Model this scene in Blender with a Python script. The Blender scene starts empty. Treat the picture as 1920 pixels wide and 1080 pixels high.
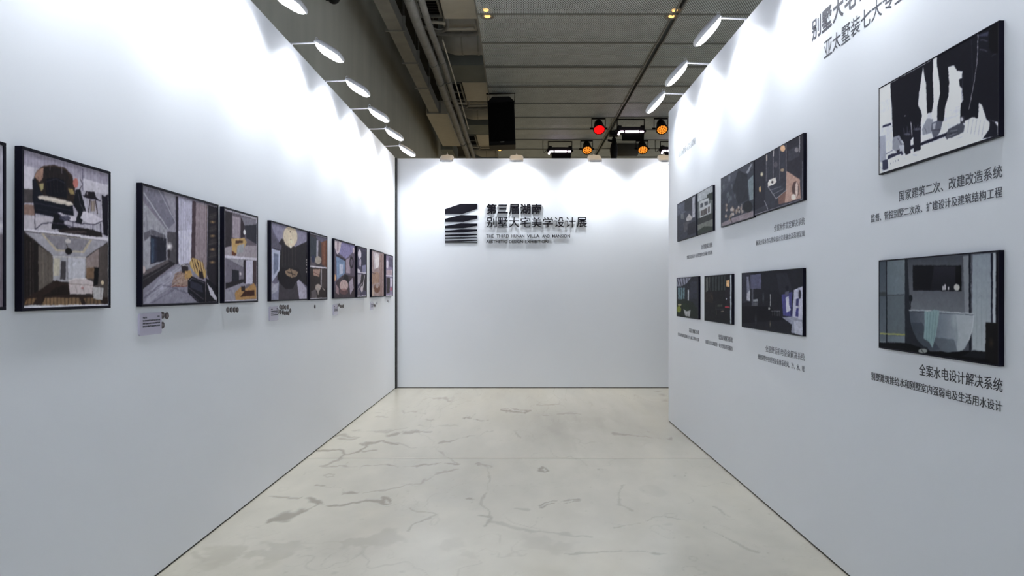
import bpy, bmesh, math, random
import numpy as np
from mathutils import Matrix, Vector
random.seed(7)
S = bpy.context.scene
COL = S.collection
R = math.radians

# ------------------------------------------------------------------ camera, world, exposure
F = 1250.0; VX = 972.0; VY = 547.0; CZ = 1.51       # focal length and principal point (px of 1920x1080), eye height
cam_d = bpy.data.cameras.new('camera'); cam = bpy.data.objects.new('camera', cam_d); COL.objects.link(cam)
cam.location = (0, 0, CZ); cam.rotation_euler = (R(90), 0, 0)
cam_d.sensor_width = 36; cam_d.lens = F / 1920 * 36
cam_d.shift_x = (960 - VX) / 1920; cam_d.shift_y = (VY - 540) / 1920
cam_d.clip_end = 200
S.camera = cam
w = bpy.data.worlds.new('world'); S.world = w; w.use_nodes = True
w.node_tree.nodes['Background'].inputs[0].default_value = (0.86, 0.93, 1.0, 1)
w.node_tree.nodes['Background'].inputs[1].default_value = 0.56
S.view_settings.view_transform = 'Standard'; S.view_settings.look = 'None'
S.view_settings.gamma = 1; S.view_settings.use_curve_mapping = False
S.view_settings.exposure = 0.06
S.cycles.max_bounces = 8; S.cycles.diffuse_bounces = 6; S.cycles.transparent_max_bounces = 12
S.cycles.caustics_reflective = False; S.cycles.caustics_refractive = False
LAMP_W = 9.4        # watts of each arm spotlight
LAMP_SPREAD = 135

def area(name, loc, rot, sx, sy, power, color, spread=180):
    d = bpy.data.lights.new(name, 'AREA'); d.shape = 'RECTANGLE'; d.size = sx; d.size_y = sy
    d.energy = power; d.color = color; d.spread = R(spread)
    o = bpy.data.objects.new(name, d); COL.objects.link(o); o.location = loc; o.rotation_euler = rot
    return o
# unseen area lights added to brighten the hall, behind the camera over the open end of the booth and beyond the back wall
area('hall_fill', (0, -3.4, 6.6), (R(-12), 0, 0), 5.0, 1.6, 60, (0.90, 0.95, 1.0))
area('hall_fill', (2.5, 23.5, 5.6), (0, 0, 0), 5.0, 3.0, 240, (1.0, 0.80, 0.55))

# ------------------------------------------------------------------ helpers
def lin(c):
    return tuple((v / 255 / 12.92) if v / 255 <= .04045 else ((v / 255 + .055) / 1.055) ** 2.4 for v in c)
def mat(name, c, rough=.5, metal=0.0, emit=None, es=0, bump=None, var=None, spec=.5, coat=0, stretch=None):
    m = bpy.data.materials.new(name); m.use_nodes = True; nt = m.node_tree; b = nt.nodes['Principled BSDF']
    c = lin(c); b.inputs['Base Color'].default_value = (*c, 1); b.inputs['Roughness'].default_value = rough
    b.inputs['Metallic'].default_value = metal; b.inputs['Specular IOR Level'].default_value = spec
    b.inputs['Coat Weight'].default_value = coat
    if emit: b.inputs['Emission Color'].default_value = (*lin(emit), 1); b.inputs['Emission Strength'].default_value = es
    tc = nt.nodes.new('ShaderNodeTexCoord'); src = tc.outputs['Object']
    if stretch:
        mp = nt.nodes.new('ShaderNodeMapping'); mp.inputs['Scale'].default_value = stretch
        nt.links.new(src, mp.inputs[0]); src = mp.outputs[0]
    if var:        # (scale, amount): tonal grain
        n = nt.nodes.new('ShaderNodeTexNoise'); n.inputs['Scale'].default_value = var[0]; n.inputs['Detail'].default_value = 6
        nt.links.new(src, n.inputs[0])
        r = nt.nodes.new('ShaderNodeMapRange'); r.inputs['From Min'].default_value = .3; r.inputs['From Max'].default_value = .7
        r.inputs['To Min'].default_value = 1 - var[1]; r.inputs['To Max'].default_value = 1 + var[1]
        nt.links.new(n.outputs[0], r.inputs[0])
        h = nt.nodes.new('ShaderNodeHueSaturation'); h.inputs['Color'].default_value = (*c, 1)
        nt.links.new(r.outputs[0], h.inputs['Value']); nt.links.new(h.outputs[0], b.inputs['Base Color'])
    if bump:
        n = nt.nodes.new('ShaderNodeTexNoise'); n.inputs['Scale'].default_value = bump[0]; n.inputs['Detail'].default_value = 4
        nt.links.new(src, n.inputs[0])
        bp = nt.nodes.new('ShaderNodeBump'); bp.inputs['Strength'].default_value = bump[1]; bp.inputs['Distance'].default_value = .01
        nt.links.new(n.outputs[0], bp.inputs['Height']); nt.links.new(bp.outputs[0], b.inputs['Normal'])
    return m
def attr_mat(name, rough, coat=0, bump=None, spec=.5):
    m = mat(name, (128, 128, 128), rough, coat=coat, bump=bump, spec=spec)
    a = m.node_tree.nodes.new('ShaderNodeAttribute'); a.attribute_name = 'Col'
    m.node_tree.links.new(a.outputs['Color'], m.node_tree.nodes['Principled BSDF'].inputs['Base Color'])
    return m

M = {}
M['wall'] = mat('booth_wall_white', (229, 233, 240), .62, bump=(2.2, .10), var=(.8, .012))
M['edge'] = mat('booth_base_black', (14, 14, 18), .5, var=(20, .1))
M['frame'] = mat('frame_black_navy', (13, 12, 27), .5, spec=.1, var=(30, .1))
M['print'] = attr_mat('printed_photo_satin', .55, bump=(400, .02), spec=.05)
M['black_vinyl'] = mat('lettering_black', (20, 19, 34), .45, var=(20, .05))
M['dark_vinyl'] = mat('lettering_dark_grey', (62, 64, 76), .5, var=(20, .05))
M['grey_vinyl'] = mat('lettering_grey', (112, 114, 124), .5, var=(20, .05))
M['pale_vinyl'] = mat('lettering_washed_out', (168, 172, 178), .5, var=(20, .05))  # overexposure of the far lettering is put into its pale colour
M['sign'] = mat('sign_letter_black', (10, 8, 20), .6, spec=.15, var=(25, .1))
M['lamp'] = mat('lamp_white_enamel', (222, 223, 230), .4, var=(30, .03))
M['lamp_lens'] = mat('lamp_lens_lit', (255, 255, 255), .3, emit=(250, 250, 255), es=9, var=(30, .01))
M['concrete'] = mat('raw_concrete', (168, 167, 156), .85, bump=(18, .25), var=(1.1, .09), stretch=(1, 2.2, .35))
M['soffit'] = mat('soffit_dark', (62, 60, 55), .9, bump=(10, .3), var=(2, .2))
M['beam'] = mat('beam_painted_grey', (120, 124, 118), .8, bump=(10, .2), var=(2, .12))
M['duct'] = mat('duct_sheet_grey', (150, 148, 142), .5, metal=.25, bump=(6, .15), var=(4, .12))
M['pipe'] = mat('pipe_lagging_grey', (124, 122, 117), .6, bump=(12, .3), var=(7, .18))
M['unit'] = mat('unit_beige_enamel', (190, 184, 170), .6, var=(5, .06))
M['dark'] = mat('dark_grille', (16, 16, 16), .6, var=(9, .1))
M['black'] = mat('black_equipment_paint', (10, 9, 11), .55, spec=.2, var=(12, .15), bump=(60, .1))
M['rail'] = mat('ceiling_rail_grey', (128, 128, 122), .5, metal=.4, var=(8, .1))
M['tube'] = mat('strobe_tube_lit', (255, 255, 255), .3, emit=(255, 225, 250), es=6, var=(30, .01))
M['red'] = mat('led_red', (200, 20, 20), .3, emit=(255, 8, 14), es=1.2, var=(30, .01))
M['amber'] = mat('led_amber', (255, 140, 40), .3, emit=(255, 150, 45), es=1.15, var=(30, .01))
M['warm'] = mat('downlight_warm', (255, 190, 90), .3, emit=(255, 196, 110), es=2, var=(30, .01))
M['card'] = mat('card_lilac_acrylic', (186, 182, 204), .3, var=(9, .03), coat=.4)
M['badge'] = mat('badge_brown', (66, 54, 58), .4, var=(90, .3))
M['badge_rim'] = mat('badge_rim_pale', (150, 140, 140), .4, var=(60, .1))
M['grille'] = mat('speaker_grille_black', (4, 4, 5), .8, spec=.1, bump=(300, .4), var=(40, .1))

def mesh_mat():                     # expanded metal: diamond strands, real see-through holes
    m = mat('expanded_metal_mesh', (214, 221, 219), .5, metal=.0, bump=(30, .2), var=(3, .12)); nt = m.node_tree
    b = nt.nodes['Principled BSDF']; out = nt.nodes['Material Output']
    tc = nt.nodes.new('ShaderNodeTexCoord'); sp = nt.nodes.new('ShaderNodeSeparateXYZ'); nt.links.new(tc.outputs['Object'], sp.inputs[0])
    def math_(op, a, bb):
        n = nt.nodes.new('ShaderNodeMath'); n.operation = op
        for i, v in enumerate((a, bb)):
            if v is None: continue
            if isinstance(v, (int, float)): n.inputs[i].default_value = v
            else: nt.links.new(v, n.inputs[i])
        return n.outputs[0]
    u = math_('MULTIPLY', sp.outputs[0], 1 / .036); v = math_('MULTIPLY', sp.outputs[1], 1 / .058)
    res = []
    for s in (math_('ADD', u, v), math_('SUBTRACT', u, v)):
        res.append(math_('ABSOLUTE', math_('SUBTRACT', math_('FRACT', s, None), .5), None))
    hole = math_('LESS_THAN', math_('MAXIMUM', res[0], res[1]), .345)
    tr = nt.nodes.new('ShaderNodeBsdfTransparent'); mx = nt.nodes.new('ShaderNodeMixShader')
    nt.links.new(hole, mx.inputs[0]); nt.links.new(b.outputs[0], mx.inputs[1]); nt.links.new(tr.outputs[0], mx.inputs[2])
    nt.links.new(mx.outputs[0], out.inputs['Surface'])
    return m
M['mesh'] = mesh_mat()

def tag(o, label=None, cat=None, group=None, kind=None):
    if label: o['label'] = label
    if cat: o['category'] = cat
    if group: o['group'] = group
    if kind: o['kind'] = kind
    return o
def empty(name, label=None, cat=None, group=None, mw=None):
    o = bpy.data.objects.new(name, None); COL.objects.link(o); o.empty_display_size = .1
    if mw is not None: o.matrix_world = mw
    return tag(o, label, cat, group)
def obj(name, bm, m, parent=None, smooth=False):
    me = bpy.data.meshes.new(name)
    if isinstance(bm, bmesh.types.BMesh):
        if smooth:
            for f in bm.faces: f.smooth = True
        bm.to_mesh(me); bm.free()
    else: me = bm
    if m is not None:
        me.materials.clear(); me.materials.append(m)
    o = bpy.data.objects.new(name, me); COL.objects.link(o)
    if parent: o.parent = parent
    return o
def copy_tree(o, parent=None):
    c = o.copy(); COL.objects.link(c)
    if parent: c.parent = parent
    for ch in list(o.children): copy_tree(ch, c)
    return c
def bx(bm, x0, x1, y0, y1, z0, z1, bev=0):
    t = bmesh.new() if bev else bm
    g = bmesh.ops.create_cube(t, size=1)
    for v in g['verts']:
        v.co = Vector(((x0 + x1) / 2 + v.co.x * (x1 - x0), (y0 + y1) / 2 + v.co.y * (y1 - y0), (z0 + z1) / 2 + v.co.z * (z1 - z0)))
    if bev:
        bmesh.ops.bevel(t, geom=t.edges[:], offset=bev, segments=2, affect='EDGES', profile=.5)
        me = bpy.data.meshes.new('t'); t.to_mesh(me); t.free(); bm.from_mesh(me); bpy.data.meshes.remove(me)
    return bm
def box(*a, bev=0): return bx(bmesh.new(), *a, bev=bev)
def tube(bm, pts, r, n=10):
    pts = [Vector(p) for p in pts]; rings = []
    for i, p in enumerate(pts):
        d = (pts[min(i + 1, len(pts) - 1)] - pts[max(i - 1, 0)]).normalized()
        a = d.orthogonal().normalized() if i == 0 else (a - d * a.dot(d)).normalized()
        b = d.cross(a); rr = r[i] if isinstance(r, (list, tuple)) else r
        rings.append([bm.verts.new(p + (a * math.cos(t * 2 * math.pi / n) + b * math.sin(t * 2 * math.pi / n)) * rr) for t in range(n)])
    for q in range(len(rings) - 1):
        for t in range(n):
            bm.faces.new((rings[q][t], rings[q][(t + 1) % n], rings[q + 1][(t + 1) % n], rings[q + 1][t]))
    bm.faces.new(list(reversed(rings[0]))); bm.faces.new(rings[-1])
    return bm
def tub(pts, r, n=10): return tube(bmesh.new(), pts, r, n)
def prism(bm, pts, z0, z1):
    a = [bm.verts.new((x, y, z0)) for x, y in pts]; b = [bm.verts.new((x, y, z1)) for x, y in pts]
    n = len(pts)
    for i in range(n): bm.faces.new((a[i], a[(i + 1) % n], b[(i + 1) % n], b[i]))
    bm.faces.new(b); bm.faces.new(list(reversed(a)))
    bmesh.ops.recalc_face_normals(bm, faces=bm.faces[:])
    return bm
def arc(pts, seg=6):                # smooth a polyline (Catmull-Rom)
    p = [Vector(q) for q in pts]; p = [p[0]] + p + [p[-1]]; out = []
    for i in range(1, len(p) - 2):
        for s in range(seg):
            t = s / seg
            out.append(.5 * ((2 * p[i]) + (p[i + 1] - p[i - 1]) * t + (2 * p[i - 1] - 5 * p[i] + 4 * p[i + 1] - p[i + 2]) * t * t + (3 * p[i] - p[i - 1] - 3 * p[i + 1] + p[i + 2]) * t ** 3))
    return out + [p[-1]]

XL, XR, YB, H = -1.92, 1.75, 10.45, 3.6            # booth: left face, right face, back face, height
YR = 7.77                                          # where the right wall ends
ZC = 5.75                                          # suspended mesh ceiling
def at(px, py, Y): return Vector(((px - VX) / F * Y, Y, CZ + (VY - py) / F * Y))
def onL(px, py, off=0.0):
    Y = (XL + off) * F / (px - VX); return Y, CZ + (VY - py) / F * Y
def onR(px, py, off=0.0):
    Y = (XR - off) * F / (px - VX); return Y, CZ + (VY - py) / F * Y
def onB(px, py): return (px - VX) / F * YB, CZ + (VY - py) / F * YB
# frames of reference on the walls: local x = reading direction, y = up, z = out of the wall
def mL(Y, Z): return Matrix(((0, 0, 1, XL), (1, 0, 0, Y), (0, 1, 0, Z), (0, 0, 0, 1)))
def mR(Y, Z): return Matrix(((0, 0, -1, XR), (-1, 0, 0, Y), (0, 1, 0, Z), (0, 0, 0, 1)))
def mB(X, Z): return Matrix(((1, 0, 0, X), (0, 0, -1, YB), (0, 1, 0, Z), (0, 0, 0, 1)))

# ------------------------------------------------------------------ structure
def struct(name, bm, m, parent=None):
    o = obj(name, bm, m, parent)
    if parent is None: o['kind'] = 'structure'
    return o
HX0, HX1, HY0, HY1, HZ = -2.6, 8.5, -6.0, 27.0, 7.0
def side_wall(name, x0, x1, y0, y1, face):
    return struct(name, box(x0, x1, y0, y1, .012, H), M['wall'])
wl = side_wall('wall_left', XL - .09, XL, -2.5, 10.37, 1)
wr = side_wall('wall_right', XR, XR + .09, -2.5, YR, -1)
struct('wall_back', box(-1.897, 3.9, YB, YB + .09, .012, H), M['wall'])
struct('shadow_gap_left', box(XL - .085, XL - .006, -2.49, 10.36, 0, .0125), M['edge'])  # black strips put the shade of the gap under the raised panels into colour
struct('shadow_gap_right', box(XR + .006, XR + .085, -2.49, YR - .01, 0, .0125), M['edge'])
struct('shadow_gap_back', box(-1.89, 3.89, YB + .004, YB + .085, 0, .0125), M['edge'])
struct('trim_1', box(-1.99, -1.899, 10.385, 10.53, 0, H - .003), M['edge'])
struct('wall_hall_left', box(HX0 - .3, HX0, HY0, HY1, 0, HZ), M['concrete'])
struct('wall_hall_far', box(HX0 - .3, HX1 + .3, HY1, HY1 + .3, 0, HZ), M['concrete'])
struct('ceiling_slab', box(HX0 - .3, HX1 + .3, HY0 - .3, HY1 + .3, HZ, HZ + .2), M['soffit'])
# suspended ceiling of expanded metal panels
ceil = tag(empty('ceiling', mw=Matrix.Translation((0, 0, ZC))), kind='structure')
PX0, PW, PL, GAP = -.643, 3.07, 1.2, .03; GX_ = .06
sheet = bmesh.new(); q = [sheet.verts.new(v) for v in ((0, 0, 0), (0, PL - GAP, 0), (PW - GX_, PL - GAP, 0), (PW - GX_, 0, 0))]; sheet.faces.new(q)
rail = bmesh.new(); a, b = PW - GX_, PL - GAP
for bb in ((0, a, 0, .022), (0, a, b - .022, b), (0, .022, .022, b - .022), (a - .022, a, .022, b - .022)): bx(rail, *bb, -.02, .04)
s0 = r0 = None
for i in range(-3, 14):
    for j in range(2):
        if s0 is None:
            s0 = p = obj('panel', sheet, M['mesh'], ceil); r0 = rr = obj('edge_rail', rail, M['rail'], p)
        else:
            p = s0.copy(); COL.objects.link(p); rr = r0.copy(); COL.objects.link(rr); rr.parent = p; p.parent = ceil
        tilt = random.uniform(-.022, .004)
        p.location = (PX0 + j * PW, 10.13 + i * PL + GAP / 2, random.uniform(-.006, .006)); p.rotation_euler = (tilt, 0, 0)

# floor: polished concrete, stains and veins belong to the slab itself
def noise2(h, w_, sc, seed):
    rg = np.random.default_rng(seed); out = np.zeros((h, w_)); amp = 1; tot = 0
    for o in range(4):
        gh, gw = max(2, int(h / sc * 2 ** o) + 2), max(2, int(w_ / sc * 2 ** o) + 2)
        g = rg.random((gh, gw)); y = np.linspace(0, gh - 1.001, h); x = np.linspace(0, gw - 1.001, w_)
        yi, xi = y.astype(int), x.astype(int); fy, fx = (y - yi)[:, None], (x - xi)[None]
        fy = fy * fy * (3 - 2 * fy); fx = fx * fx * (3 - 2 * fx)
        out += amp * ((g[yi][:, xi] * (1 - fx) + g[yi][:, xi + 1] * fx) * (1 - fy) + (g[yi + 1][:, xi] * (1 - fx) + g[yi + 1][:, xi + 1] * fx) * fy)
        tot += amp; amp *= .55
    return out / tot
# each stain: (points in a plan drawn over the slab, width, depth of tone)
STAINS = [([(440,373),(520,367),(640,366),(760,361),(860,358)],4,.7),([(940,362),(960,358),(985,360),(1000,368)],5,.5),([(640,208),(560,214)],4,.4),([(720,70),(830,68),(900,72)],5,.5),([(820,100),(860,102)],3,.5),([(870,158),(920,150),(945,128),(930,158),(980,160)],7,.8),
 ([(1055,122),(1090,116),(1150,118),(1190,126),(1150,133),(1090,131),(1055,122)],5,.8),([(570,231),(640,226),(715,218)],8,.7),
 ([(300,238),(360,236),(440,240),(400,248),(340,253)],7,.55),([(230,294),(320,300),(345,318),(400,308),(430,275),(470,260),(540,254),(580,280)],5,.8),
 ([(540,262),(620,282),(760,290),(830,345),(860,357)],3,.5),([(270,362),(330,345),(342,318)],6,.6),([(262,362),(320,375),(460,372)],5,.6),
 ([(410,300),(480,297)],5,.7),([(780,272),(870,245),(960,228),(1025,215)],4,.6),([(215,455),(270,472),(320,465),(350,485),(395,485)],9,.75),
 ([(300,455),(270,470),(230,465)],8,.5),([(20,510),(90,512),(160,508)],5,.65),([(20,628),(90,600),(150,575),(215,540),(195,520),(230,535)],12,.85),
 ([(60,612),(110,590)],16,.6),([(230,540),(340,542),(450,522),(540,537),(545,515),(505,510),(510,530)],8,.8),([(430,485),(520,478),(600,465),(700,440),(830,385)],3.5,.5),
 ([(590,540),(640,548),(690,565),(760,585),(690,630),(640,665)],4,.5),([(940,590),(1000,595),(985,640)],7,.5),([(980,370),(1000,440),(970,530),(1000,600)],4,.4),
 ([(955,365),(975,360),(1000,372)],6,.5),([(1218,382),(1238,375),(1258,385),(1240,393),(1218,386)],4,.8),([(1235,541),(1320,528),(1410,520)],4,.75),([(1240,550),(1330,540),(1412,529)],4,.75),
 ([(905,512),(915,510)],6,.7),([(1125,562),(1165,562)],6,.4),([(1600,460),(1578,500),(1600,540),(1655,568)],5,.35),([(1560,650),(1700,625),(1790,598),(1920,614)],4,.4),
 ([(1330,765),(1480,758),(1600,752),(1750,758)],4,.45),([(1750,760),(1830,762)],15,.55),([(1570,220),(1620,230),(1800,242)],6,.5),([(1110,215),(1150,255)],5,.35),
 ([(1010,620),(1180,655),(1300,672),(1440,685)],8,.35),([(440,132),(520,132)],4,.5),([(610,132),(700,131)],4,.5),([(720,156),(765,155)],4,.5),([(1220,92),(1330,90)],3,.4),([(1250,138),(1400,136)],4,.4),
 ([(400,215),(560,208)],6,.4),([(700,190),(860,188)],3,.3),([(1740,30),(1780,60),(1770,90),(1810,110)],3,.4),([(500,156),(540,154)],4,.4),([(0,730),(260,720),(540,690)],55,.28),([(820,720),(900,770)],60,.14),
 ([(1240,710),(1310,740)],60,.18),([(1300,200),(1500,170)],60,.10),([(-200,780),(-60,760),(40,770)],70,.3),([(-330,760),(-260,800)],20,.3),([(270,410),(285,402),(300,410),(285,417),(270,410)],4,.5),
 ([(1960,640),(2100,700),(2200,760)],5,.4),([(2000,560),(2080,600)],6,.35),([(1700,480),(1760,500)],30,.12)]
def floor_field(X, Y):              # X, Y arrays on the slab -> darkness 0..1, lightness
    px = VX + X / Y * F; py = VY + CZ / Y * F
    u = (px - 500) * 2.4; v = (py - 720) * 2.4
    sh = X.shape; n1 = noise2(*sh, 26, 3) - .5; n2 = noise2(*sh, 26, 4) - .5; n3 = noise2(*sh, 14, 5); n4 = noise2(*sh, 9, 6) - .5; n5 = noise2(*sh, 9, 7) - .5
    u = u + n1 * 80 + n4 * 44; v = v + n2 * 30 + n5 * 20
    D = np.zeros(sh)
    for pts, wd, dp in STAINS:
        d = np.full(sh, 1e9)
        for (x0, y0), (x1, y1) in zip(pts[:-1], pts[1:]):
            dx, dy = x1 - x0, (y1 - y0) * 2.2; L2 = dx * dx + dy * dy + 1e-6
            t = np.clip(((u - x0) * dx + (v - y0) * 2.2 * dy) / L2, 0, 1)
            d = np.minimum(d, np.hypot(u - x0 - t * dx, (v - y0) * 2.2 - t * dy))
        wv = wd * 1.5 * np.clip(n3 * 3.2 - .95, .02, 1.5); s = np.clip(1 - (d - wv * .5) / (wv * .8 + 3), 0, 1)
        D = np.maximum(D, s * s * (3 - 2 * s) * dp * np.clip(.35 + wv / (wd + 1), .3, 1))
    for sc, sd, th, am in ((70, 41, .006, .30), (46, 42, .007, .22), (30, 43, .008, .14)):     # hairline veins
        r = np.abs(noise2(*sh, sc, sd) - .5); gate = np.clip((noise2(*sh, 60, sd + 9) - .47) * 8, 0, 1)
        D = np.maximum(D, np.clip(1 - r / th, 0, 1) * gate * am)
    spk = noise2(*sh, 5, 51); D = np.maximum(D, np.clip((spk - .80) * 9, 0, 1) * .45)
    return D
xs = np.concatenate([np.linspace(HX0, -1.95, 4)[:-1], np.arange(-1.95, 1.80, .0105), np.linspace(1.82, 3.9, 30), np.linspace(4.2, HX1, 6)])
ys = [3.2]
while ys[-1] < 10.5: ys.append(ys[-1] + .0011 * ys[-1] ** 2 * .55 + .004)
YJ = 6.05
ys = np.array([y for y in ys if abs(y - YJ) > .012])
ys = np.sort(np.concatenate([np.linspace(HY0, 3.0, 12), ys, [YJ - .006, YJ - .003, YJ + .003, YJ + .006], np.linspace(11, HY1, 14)]))
GX, GY = np.meshgrid(xs, ys)
sub = (ys > 3.1) & (ys < 10.6)
D = np.zeros(GX.shape); D[sub] = floor_field(GX[sub], GY[sub])
cloud = noise2(*GX.shape, 90, 11) - .5; fine = noise2(*GX.shape, 12, 12) - .5
base = np.array(lin((201, 197, 184))); dark = np.array(lin((134, 129, 118)))
val = 1 + cloud * .34 + (noise2(*GX.shape, 30, 14) - .5) * .16 + fine * .10
C = base[None, None] * val[..., None]; C = C * (1 - D[..., None] * .8) + dark * D[..., None] * .8
warm = np.clip((noise2(*GX.shape, 60, 21) - .55) * 3, 0, 1)[..., None]; C = C * (1 - warm * np.array((0, .012, .05)))
GZ = np.zeros(GX.shape); j = (np.abs(GY - YJ) < .004); GZ[j] = -.004; C[j] *= .62
def grid_mesh(name, GX, GY, GZ, C, flip=False):
    h, w_ = GX.shape; me = bpy.data.meshes.new(name)
    me.vertices.add(h * w_); me.vertices.foreach_set('co', np.stack([GX, GY, GZ], -1).astype(np.float32).ravel())
    idx = np.arange(h * w_).reshape(h, w_); f = np.stack([idx[:-1, :-1], idx[:-1, 1:], idx[1:, 1:], idx[1:, :-1]], -1).reshape(-1, 4)
    if flip: f = f[:, ::-1]
    n = len(f); me.loops.add(n * 4); me.loops.foreach_set('vertex_index', f.astype(np.int32).ravel())
    me.polygons.add(n); me.polygons.foreach_set('loop_start', np.arange(n, dtype=np.int32) * 4); me.update(calc_edges=True)
    ca = me.color_attributes.new('Col', 'FLOAT_COLOR', 'POINT')
    cc = np.ones((h * w_, 4), np.float32); cc[:, :3] = np.clip(C, 0, 1).reshape(-1, 3); ca.data.foreach_set('color', cc.ravel())
    return me
M['floor'] = attr_mat('polished_concrete_floor', .26, bump=(14, .03), spec=.4)
fl = obj('floor', grid_mesh('floor', GX, GY, GZ, C), M['floor']); fl['kind'] = 'structure'

# ------------------------------------------------------------------ arm spotlights along the wall tops
def sup(t, rx, ry, n=5.5):
    c, s = math.cos(t), math.sin(t)
    return rx * math.copysign(abs(c) ** (2 / n), c), ry * math.copysign(abs(s) ** (2 / n), s)
def make_lamp(tilt, label, cat):
    # local: origin on the wall's top front edge, x = out over the aisle, y = along the wall, z = up
    t = empty('arm_spotlight', label, cat)
    b_ = box(-.05, -.025, -.02, .02, .0, .028, bev=.003); bx(b_, -.02, .0, -.014, .014, 0.0, .012)
    obj('clamp', b_, M['lamp'], t)
    obj('arm', tub([(-.035, 0, .016), (.10, 0, .020), (.205, 0, .024)], .0075, 10), M['lamp'], t, )
    k = tub([(.205, -.022, .024), (.205, .022, .024)], .017, 14); tube(k, [(.205, -.03, .024), (.205, .03, .024)], .006, 8)
    obj('knuckle', k, M['lamp'], t)
    lp = [(.205 + .011 * math.cos(a), 0.0, .055 + .014 * math.sin(a)) for a in [i * math.pi / 6 for i in range(13)]]
    obj('adjuster_ring', tub(lp, .0022, 6), M['lamp'], t)
    # head: plan is a superellipse, dome on top, recessed lens below
    L, W, D = .25, .21, .034; N = 32
    mt = Matrix.Translation((.212, 0, .018)) @ Matrix.Rotation(R(tilt), 4, 'Y')
    hb = bmesh.new(); prof = [(1.0, -.012), (1.0, .0), (.96, .012), (.88, .022), (.70, .030), (.40, D - .001), (.12, D)]
    rings = []
    for k_, z in prof:
        rings.append([hb.verts.new(mt @ Vector((L / 2 + sup(i * 2 * math.pi / N, L / 2 * k_, W / 2 * k_)[0], sup(i * 2 * math.pi / N, L / 2 * k_, W / 2 * k_)[1], z))) for i in range(N)])
    inner = []
    for k_, z in ((.965, -.012), (.94, -.004)):
        inner.append([hb.verts.new(mt @ Vector((L / 2 + sup(i * 2 * math.pi / N, L / 2 * k_, W / 2 * k_)[0], sup(i * 2 * math.pi / N, L / 2 * k_, W / 2 * k_)[1], z))) for i in range(N)])
    seq = [inner[1], inner[0]] + rings
    for a_, c_ in zip(seq[:-1], seq[1:]):
        for i in range(N): hb.faces.new((a_[i], a_[(i + 1) % N], c_[(i + 1) % N], c_[i]))
    hb.faces.new(rings[-1]); hb.faces.new(list(reversed(inner[1])))
    bmesh.ops.recalc_face_normals(hb, faces=hb.faces[:])
    hd = obj('lamp_head', hb, M['lamp'], t, smooth=True)
    fb = bmesh.new()
    for q_ in (.3, .5, .7): # cooling fins on the dome
        pts = [(mt @ Vector((L * q_ - .003, y * W * .36, D - .005 - .012 * abs(y) ** 2))) for y in (-1, -.5, 0, .5, 1)]
        tube(fb, pts, .004, 5)
    obj('cooling_fin', fb, M['lamp'], hd)
    ln = bmesh.new(); rg = []          # convex diffuser
    for k_, z in ((.93, -.008), (.90, -.022), (.76, -.036), (.5, -.045), (.15, -.048)):
        rg.append([ln.verts.new(mt @ Vector((L / 2 + sup(i * 2 * math.pi / N, L / 2 * k_, W / 2 * k_)[0], sup(i * 2 * math.pi / N, L / 2 * k_, W / 2 * k_)[1], z))) for i in range(N)])
    for a_, c_ in zip(rg[:-1], rg[1:]):
        for i in range(N): ln.faces.new((a_[i], c_[i], c_[(i + 1) % N], a_[(i + 1) % N]))
    ln.faces.new(list(reversed(rg[-1]))); bmesh.ops.recalc_face_normals(ln, faces=ln.faces[:])
    obj('lens', ln, M['lamp_lens'], t, smooth=True)
    d = bpy.data.lights.new('lamp_light', 'AREA'); d.shape = 'ELLIPSE'; d.size = L * .85; d.size_y = W * .85; d.energy = LAMP_W
    d.color = (.92, .96, 1.0); d.spread = R(LAMP_SPREAD)
    lo = bpy.data.objects.new('lamp_light', d); COL.objects.link(lo); lo.parent = t
    lo.matrix_local = Matrix.Translation(mt @ Vector((L / 2, 0, -.055))) @ Matrix.Rotation(R(25), 4, 'Y')
    return t
def on_wall_top(o, x, y, yaw): o.location = (x, y, H + .0); o.rotation_euler = (0, 0, yaw)
ORD = ['nearest to', 'second from', 'third from', 'fourth from', 'fifth from', 'sixth from', 'seventh from', 'eighth from', 'ninth from', 'tenth from']
lampL = make_lamp(31, '', 'lamp'); first = True
for i, y in enumerate([9.64, 8.63, 7.68, 6.67, 5.66, 4.66, 3.66, 2.66, 1.66, .66]):
    o = lampL if i == 0 else copy_tree(lampL); on_wall_top(o, XL, y, 0)
    tag(o, 'white arm spotlight on top of the left wall, %s the back wall' % ORD[i], 'lamp', 'arm spotlights along the left wall')
lampR = make_lamp(48, '', 'lamp')
for i, y in enumerate([7.10, 6.16, 5.147, 4.14, 3.14, 2.14, 1.14]):
    o = lampR if i == 0 else copy_tree(lampR); on_wall_top(o, XR, y, math.pi)
    tag(o, "white arm spotlight on top of the right wall, %s the wall's far end" % ORD[i], 'lamp', 'arm spotlights along the right wall')
for i, (px, lab) in enumerate(((836, 'nearest the left corner'), (968.5, 'second from the left corner'), (1116.5, 'third from the left corner'), (1250, 'half hidden by right wall'))):
    o = copy_tree(lampL); on_wall_top(o, (px - VX) / F * 10.02, YB, -math.pi / 2)
    for ch in o.children:
        if not ch.name.startswith(('clamp', 'arm')): ch.location.z -= .024
    tag(o, 'white arm spotlight on top of the back wall, %s' % lab, 'lamp', 'arm spotlights along the back wall')

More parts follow.
